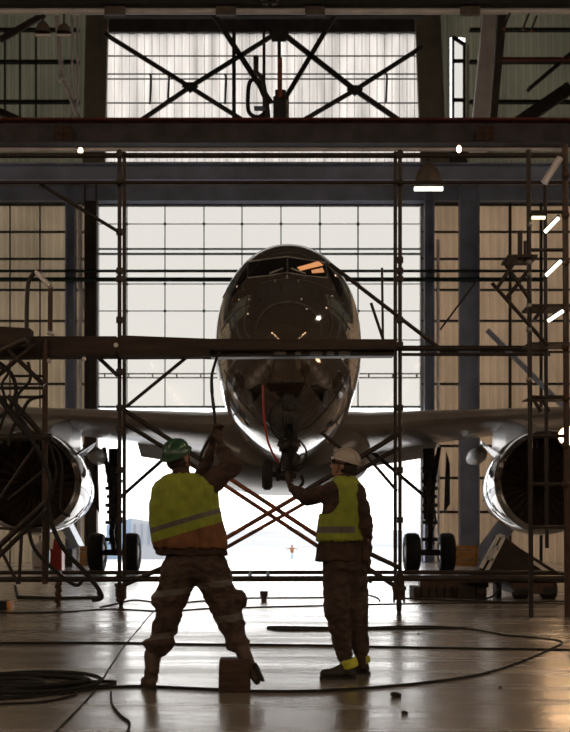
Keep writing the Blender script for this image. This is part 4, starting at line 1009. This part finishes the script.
def worker_left():
    Y = 8.4
    root = thing('person', (XW(195, Y), Y, 0), 'person in green helmet and yellow vest, legs astride, both arms raised gripping a cable', 'person')
    J = lambda px, py, y=Y: P(px, py, y)
    pel = J(195, 566); lhip = J(181, 572); rhip = J(213, 572); chest = J(189, 497); lsh = J(166, 491); rsh = J(209, 485); nk = J(181, 478, Y + .02); hd = J(179, 459, Y + .05)
    lkn = J(167, 624, Y + .02); lan = J(153, 668, Y - .02); rkn = J(230, 618, Y - .02); ran = J(243, 652, Y - .12)
    relb = J(232, 466, Y + .12); rwr = J(221, 444, Y + .24); lelb = J(192, 492, Y + .33); lwr = J(211, 449, Y + .30)
    b = MB()
    b.ball(chest, (.17, .11, .17)); b.ball(J(191, 530), (.15, .10, .15)); b.ball(pel, (.165, .11, .11)); b.limb(lsh, rsh, .07, .07); b.limb(nk + Vector((0, 0, -.06)), hd + Vector((0, 0, -.04)), .062, .055)
    for h_, k_, a_ in ((lhip, lkn, lan), (rhip, rkn, ran)): b.limb(h_, k_, .085, .058); b.limb(k_, a_ , .050, .036)
    b.limb(lan, lan + Vector((0, 0, -.08)), .042, .04); b.limb(ran, ran + Vector((.02, 0, -.03)), .036, .034)
    for s_, e_, w_ in ((rsh, relb, rwr), (lsh, lelb, lwr)): b.limb(s_, e_, .055, .043); b.limb(e_, w_, .042, .028)
    q, rot, r_, f_, u = head(b, hd, (.5, .75, .5), (-.3, -.35, 1), .97)
    b.limb(rwr, rwr + Vector((-.01, 0, .02)), .03, .03)
    hand(b, rwr + Vector((-.005, 0, .015)), None, (-.25, .1, 1), (-.7, -.5, 0), r=.0135, curl=.85, L=.085)
    hand(b, lwr + Vector((.005, 0, .01)), None, (.25, .1, 1), (-.4, -.8, 0), r=.0135, curl=.85, L=.085)
    # glove skin on hands, skin on face
    body = cloth('body', b, None, root, .0075, 3, mats=[M['skin'], M['glove']], pick=lambda c: 1 if c.z > ZW(456, 8.7) and c.x > XW(205, 8.7) else 0)
    face_bits(q, rot, body)
    hr = MB().ball(q(0, -.035, .0), (.082, .08, .075), rot=rot); lab(cloth('hair', hr, M['hair'], body, .01, 3, .004, 60), 'dark hair')
    # jacket with sleeves
    TR = [(474, 172, 196, .07, Y), (477, 165, 203, .09, Y), (482, 158.5, 211, .115, Y), (490, 154, 215, .14, Y), (504, 152, 216.5, .155, Y), (520, 152, 219.5, .155, Y), (534, 153, 223.5, .155, Y), (548, 156, 227, .155, Y), (556, 158, 229, .15, Y)]
    j = torso(MB(), TR); j.limb(J(181, 480), J(181, 473), .08, .07)
    j.limb(rsh, relb, .092, .084); j.limb(relb, J(222, 449, Y + .22), .080, .056); j.limb(lsh, lelb, .08, .07); j.limb(lelb, J(210.5, 455, Y + .30), .066, .048)
    j.limb(J(159, 492, Y - .02), J(156.5, 520, Y - .01), .062, .052); j.limb(J(156.5, 520, Y - .01), J(158.5, 550, Y), .052, .045)
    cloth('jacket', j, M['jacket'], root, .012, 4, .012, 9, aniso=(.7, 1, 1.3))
    def vline(c): return c.z - ZW(529, Y) - (c.x - XW(159, Y)) * .295
    VR = [(a, b, c, d, e) for a, b, c, d, e in TR[:-1]]
    v = torso(MB(), VR, .016)
    def pick(c):
        h_ = vline(c); return 1 if -.018 < h_ < .02 else (2 if h_ < -.088 else 0)
    cloth('vest', v, None, root, .009, 3, .014, 7, mats=[M['vest'], M['tape'], M['vestor']], pick=pick, aniso=(1.8, 1, .5), off=.4,
          cuts=[(Vector((XW(159, Y), Y, ZW(529, Y) + h_)), Vector((-.295, 0, 1))) for h_ in (-.018, .02, -.088)])
    # trousers
    t = MB(); t.ball(J(195, 562), (.235, .15, .13)); t.limb(J(180, 570), J(168, 612), .145, .115); t.limb(J(168, 612), J(162, 640), .112, .105); t.ball(J(159, 643, Y - .02), (.13, .12, .055)); t.ball(J(157, 651, Y - .02), (.095, .1, .05))
    t.limb(J(211, 570), J(227, 612), .145, .115); t.limb(J(227, 612), J(236, 638, Y - .04), .112, .095); t.ball(J(237, 640, Y - .05), (.11, .11, .06)); t.ball(J(238, 647, Y - .06), (.095, .1, .045))
    t.ball(J(157, 600), (.05, .09, .09)); t.ball(J(240, 600), (.06, .09, .08)); t.ball(J(236, 628), (.09, .1, .07)); t.ball(J(195, 574), (.10, .11, .07))
    def pt(c):
        if c.x < XW(197, Y): l = ((586, 592, .0), (628, 634, .0))
        else: l = ((583, 589, 0), (618, 625, 0))
        tilt = .12 * (c.x - XW(197, Y))
        for a, b_, _ in l:
            if ZW(b_, Y) < c.z - tilt < ZW(a, Y): return 1
        return 0
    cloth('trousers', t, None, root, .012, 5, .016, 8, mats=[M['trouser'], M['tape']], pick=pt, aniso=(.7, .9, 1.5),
          cuts=[(Vector((XW(197, Y), Y, ZW(p_, Y))), Vector((-.12, 0, 1))) for p_ in (583, 586, 589, 592, 618, 625, 628, 634)])
    helmet(body, q, rot, r_, f_, u, M['helmetg'], .93)
    # left boot planted, right boot tipped against the block
    zt_ = 0
    fa = Vector((XW(151, 8.33), 8.33, 0)); k = boot(root, fa + Vector((.0, 0, 0)), fa + Vector((-.10, .35, 0)), M['boot'])
    g_ = MB(); g_.limb(J(152, 655, 8.36), fa + Vector((.01, 0, .14)), .062, .054); cloth('boot_shaft', g_, M['boot'], k, .01, 3, .003, 20)
    g_ = MB(); g_.limb(J(240, 644, 8.32), P(248, 664, 8.26), .060, .052); g_.limb(P(248, 664, 8.26), P(257, 680, 8.22), .050, .036); g_.ball(P(250, 669, 8.25), (.05, .055, .05)); k = cloth('boot', g_, M['boot'], root, .008, 4, .003, 20)
    a_, b_ = P(255.5, 664, 8.24), P(263, 681, 8.2)
    MB().bar(a_, b_, .09, .024, up=(1, 0, .4)).build('sole', M['rubber'], k, bevel=.006)
    return root
worker_left()
# the cable in the left worker's hands, rising to the nose
o = MB().tube(spline([P(199, 461, 8.7), P(203, 450, 8.72), P(210, 438, 8.72), P(215, 428, 8.72), P(214, 410, 9.2), P(212, 392, 12), P(212, 375, 15), P(216, 360, 16.4), P(219, 352, 16.6)]), [.011] * 24 + [.013] * 8 + [.016] * 8 + [.02] * 25, 8).build('hanging_cable', M['cable'], smooth=True)
tag(o, 'black cable rising from the left worker\'s hands to the scaffold plank', 'cable')

def worker_right():
    Y = 9.0
    root = thing('person', (XW(345, Y), Y, 0), 'person in pale helmet and yellow vest facing left, reaching toward the nose wheel', 'person')
    J = lambda px, py, y=Y: P(px, py, y)
    hd = J(344, 466, Y); nk = J(346, 478); ch = J(343, 505); nsh = J(331, 491, Y - .02); fsh = J(358, 491, Y - .06); pel = J(346, 560)
    elb = J(307, 498, Y + .1); wr = J(292, 488, Y + .22); elb2 = J(366, 526, Y - .12); wr2 = J(367, 556, Y - .02)
    hl_, hr_ = J(338, 566), J(354, 566); kl, kr = J(337, 614, Y - .03), J(357, 618, Y + .05); al, ar = J(345, 662, Y), J(361, 664, Y + .1)
    b = MB(); b.ball(ch, (.155, .12, .17)); b.ball(J(345, 535), (.14, .11, .15)); b.ball(pel, (.15, .12, .11)); b.limb(nsh, fsh, .052, .052); b.limb(nk + Vector((0, 0, -.06)), hd + Vector((.01, 0, -.03)), .06, .055)
    b.limb(nsh, elb, .055, .042); b.limb(elb, wr, .042, .028); b.limb(fsh, elb2, .055, .042); b.limb(elb2, wr2, .042, .028)
    for h_, k_, a_ in ((hl_, kl, al), (hr_, kr, ar)): b.limb(h_, k_, .085, .058); b.limb(k_, a_, .056, .042)
    q, rot, r_, f_, u = head(b, hd, (-.9, .35, .28), (.35, -.15, 1), .93)
    hand(b, wr, None, (-.45, .45, .75), (-.1, -.9, .3), r=.010, curl=.55, L=.08)
    hand(b, wr2, None, (-.1, .1, -1), (-.9, .1, 0), r=.010, curl=.35, L=.08)
    body = cloth('body', b, None, root, .0075, 3, mats=[M['skin'], M['glove']], pick=lambda c: 1 if (c.x < XW(294, 9.2) or c.z < ZW(552, 9)) else 0)
    face_bits(q, rot, body)
    lab(cloth('hair', MB().ball(q(0, -.035, 0), (.082, .08, .075), rot=rot), M['hair'], body, .01, 3, .004, 60), 'dark hair')
    gg = MB().ball(q(0, .088, .012), (.07, .022, .022), rot=rot); gg.tube([q(.07, .075, .012), q(.083, 0, .015), q(.07, -.07, .02)], .006, 6); gg.tube([q(-.07, .075, .012), q(-.083, 0, .015), q(-.07, -.07, .02)], .006, 6)
    gg.build('goggles', M['cockpit'], body, smooth=True)
    TR = [(477, 338, 353, .07, Y), (480, 333, 356, .09, Y), (485, 327, 360, .115, Y), (493, 324, 363, .14, Y), (506, 322.5, 365, .15, Y), (520, 320.5, 365.5, .15, Y), (535, 318, 366, .15, Y), (549, 316, 367, .15, Y), (562, 314.5, 367.5, .155, Y)]
    j = torso(MB(), TR); j.limb(J(346, 482), J(346, 475), .078, .066)
    j.limb(nsh, elb, .080, .068); j.limb(elb, J(294, 490, Y + .20), .066, .050); j.limb(J(357, 492, Y - .06), elb2, .08, .064); j.limb(elb2, J(367, 550, Y - .04), .058, .048)
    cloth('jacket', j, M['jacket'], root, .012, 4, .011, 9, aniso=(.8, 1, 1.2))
    # vest with an arm hole at the raised arm
    v = torso(MB(), TR[:7] + [(541, 317.3, 366.2, .15, Y)], .013)
    o = cloth('vest', v, None, root, .009, 3, .014, 7, mats=[M['vest'], M['tape']], pick=lambda c: 1 if ZW(533, Y) < c.z < ZW(526.5, Y) and c.x < XW(354, Y) else 0, aniso=(1.8, 1.2, .4), off=.4,
              cuts=[(Vector((0, 0, ZW(533, Y))), Vector((0, 0, 1))), (Vector((0, 0, ZW(526.5, Y))), Vector((0, 0, 1))), (Vector((XW(354, Y), 0, 0)), Vector((1, 0, 0)))])
    bm = bmesh.new(); bm.from_mesh(o.data); oc = ORIG[root.name]; kill = []
    for f in bm.faces:
        c = f.calc_center_median() + oc; px = CX + c.x * F / c.y; py = HOR - (c.z - H) * F / c.y
        if ((px - 325) / 14.5) ** 2 + ((py - 496) / 18.5) ** 2 < 1 and c.y < Y + .17: kill.append(f)
    bmesh.ops.delete(bm, geom=kill, context='FACES'); bm.to_mesh(o.data); bm.free()
    sl = o.modifiers.new('thickness', 'SOLIDIFY'); sl.thickness = .004
    t = MB(); t.ball(J(345, 563), (.185, .15, .12)); t.limb(J(338, 568), J(337, 612, Y - .03), .13, .108); t.limb(J(337, 612, Y - .03), J(343, 648, Y), .106, .075); t.limb(J(343, 648), J(345, 656), .075, .068)
    t.limb(J(354, 568, Y + .03), J(357, 614, Y + .06), .12, .095); t.limb(J(357, 614, Y + .06), J(361, 650, Y + .1), .093, .07); t.limb(J(361, 646, Y + .1), J(361, 650, Y + .1), .07, .062)
    cloth('trousers', t, M['trouser'], root, .012, 5, .012, 8, aniso=(.8, 1, 1.3))
    helmet(body, q, rot, r_, f_, u, M['helmetw'], .84)
    a1 = Vector((XW(350, 8.95), 8.95, 0)); k = boot(root, a1, a1 + Vector((-.3, .03, 0)), M['bootdark'], 1.0, name='shoe')
    bd = MB().tube([a1 + Vector((.01, 0, .085)), a1 + Vector((-.012, 0, .155))], [.066, .064], 16); lab(cloth('ankle_band', bd, M['tapeyel'], k, .01, 3), 'yellow ankle band')
    a2 = Vector((XW(364, 9.25), 9.25, 0)); k = boot(root, a2, a2 + Vector((-.22, .2, 0)), M['bootdark'], .95, name='shoe')
    bd = MB().tube([a2 + Vector((-.01, 0, .085)), a2 + Vector((-.02, 0, .145))], [.068, .066], 16); lab(cloth('ankle_band', bd, M['tapeyel'], k, .01, 3), 'yellow ankle band')
    # tool pouch on the right hip
    MB().box(P(362, 545, Y - .12), P(368, 562, Y)).build('tool_pouch', M['jacket'], root, bevel=.015)
    return root
worker_right()

# tiny person far outside
def far_person():
    Y = 118; z0 = ground_z(Y); x = XW(292, Y)
    root = thing('person', (x, Y, z0), 'tiny distant person in a red top standing outside on the snow', 'person')
    b = MB(); b.limb((x - .12, Y, z0 + .08), (x - .08, Y, z0 + .85), .08, .1); b.limb((x + .12, Y, z0 + .08), (x + .08, Y, z0 + .85), .08, .1); b.ball((x, Y, z0 + 1.15), (.22, .14, .36)); b.ball((x, Y, z0 + 1.62), (.1, .11, .13))
    b.limb((x - .22, Y, z0 + 1.38), (x - .5, Y, z0 + 1.25), .07, .05); b.limb((x - .5, Y, z0 + 1.25), (x - .6, Y, z0 + 1.45), .05, .04); b.limb((x + .22, Y, z0 + 1.38), (x + .5, Y, z0 + 1.25), .07, .05); b.limb((x + .5, Y, z0 + 1.25), (x + .6, Y, z0 + 1.4), .05, .04)
    b.limb((x, Y, z0 + 1.4), (x, Y, z0 + 1.55), .06, .06)
    bo = cloth('body', b, None, root, .03, 3, mats=[M['bluebuild'], M['vestor']], pick=lambda c: 1 if c.z > z0 + .9 else 0)
    bo.data.materials[0] = M['bluegrey']
far_person()

# ------------------------------------------------------------------ light
wd = bpy.data.worlds.new('sky'); S.world = wd; wd.use_nodes = True
n = wd.node_tree.nodes; l = wd.node_tree.links; bg = n['Background']
tc = n.new('ShaderNodeTexCoord'); sp = n.new('ShaderNodeSeparateXYZ'); cr = n.new('ShaderNodeValToRGB')
l.new(tc.outputs['Generated'], sp.inputs[0]); l.new(sp.outputs['Z'], cr.inputs[0]); l.new(cr.outputs[0], bg.inputs[0])
cr.color_ramp.elements[0].position = 0; cr.color_ramp.elements[0].color = (1, .98, .955, 1)
cr.color_ramp.elements[1].position = .6; cr.color_ramp.elements[1].color = (.92, .905, .89, 1)
bg.inputs[1].default_value = 3.2
def light(kind, name, loc, energy, col, size=.3, rot=None, spot=None):
    d = bpy.data.lights.new(name, kind); d.energy = energy; d.color = col
    if kind in ('POINT', 'SPOT'): d.shadow_soft_size = size
    if kind == 'SPOT': d.spot_size = spot; d.spot_blend = .6
    o = bpy.data.objects.new(name, d); C.objects.link(o); o.location = loc
    if rot: o.rotation_euler = rot
    return o
o = light('SPOT', 'flood_beam', P(566, 436, 22.2), 60, (1, .62, .34), .3, spot=R(150)); o.rotation_euler = (Vector((-.55, -1, -.1))).to_track_quat('-Z', 'Y').to_euler()
light('SPOT', 'pendant_light', P(428.5, 190, 24), 25, (1, .93, .8), .2, (0, 0, 0), R(140))
M['striplight'] = glow('strip_light_glow', (1, .70, .42), 26)  # unseen glowing strips added for warm fill and reflections on the nose
for sx, nm in ((-1, 'left'), (1, 'right')):
    t = thing('strip_light', (sx * 10, 6, 14), 'long row of warm strip lights under the roof on the ' + nm + ' side', 'light', None)
    MB().box((sx * 10 - .12, -8, 14.1), (sx * 10 + .12, 20, 14.2)).build('trunking', M['girt'], t)
    for k in range(7):
        y = -7.5 + k * 4; MB().box((sx * 10 - .1, y, 14.02), (sx * 10 + .1, y + 2.4, 14.1)).build('lamp_tube', M['striplight'], t)
    for y in (-6, 6, 18): MB().tube([(sx * 10, y, 14.2), (sx * 10, y, ZC - .002)], .02, 6).build('suspension_rod', M['girt'], t)

# ------------------------------------------------------------------ camera
cd = bpy.data.cameras.new('camera'); cam = bpy.data.objects.new('camera', cd); C.objects.link(cam); S.camera = cam
cam.location = (0, 0, H); cam.rotation_euler = (R(90), 0, 0)
cd.sensor_fit = 'HORIZONTAL'; cd.sensor_width = 36; cd.lens = F * 36 / 570; cd.shift_y = (HOR - 366) / 570
cd.clip_end = 2000; cd.clip_start = .05
cd.dof.use_dof = True; cd.dof.focus_distance = 12.5; cd.dof.aperture_fstop = 5.0
S.view_settings.view_transform = 'Standard'; S.view_settings.look = 'None'; S.view_settings.gamma = 1; S.view_settings.exposure = 0
S.view_settings.use_curve_mapping = False
S.cycles.use_denoising = True
S.cycles.max_bounces = 10; S.cycles.diffuse_bounces = 4; S.cycles.glossy_bounces = 6; S.cycles.transparent_max_bounces = 12
S.cycles.sample_clamp_indirect = 4; S.cycles.caustics_reflective = False; S.cycles.caustics_refractive = False
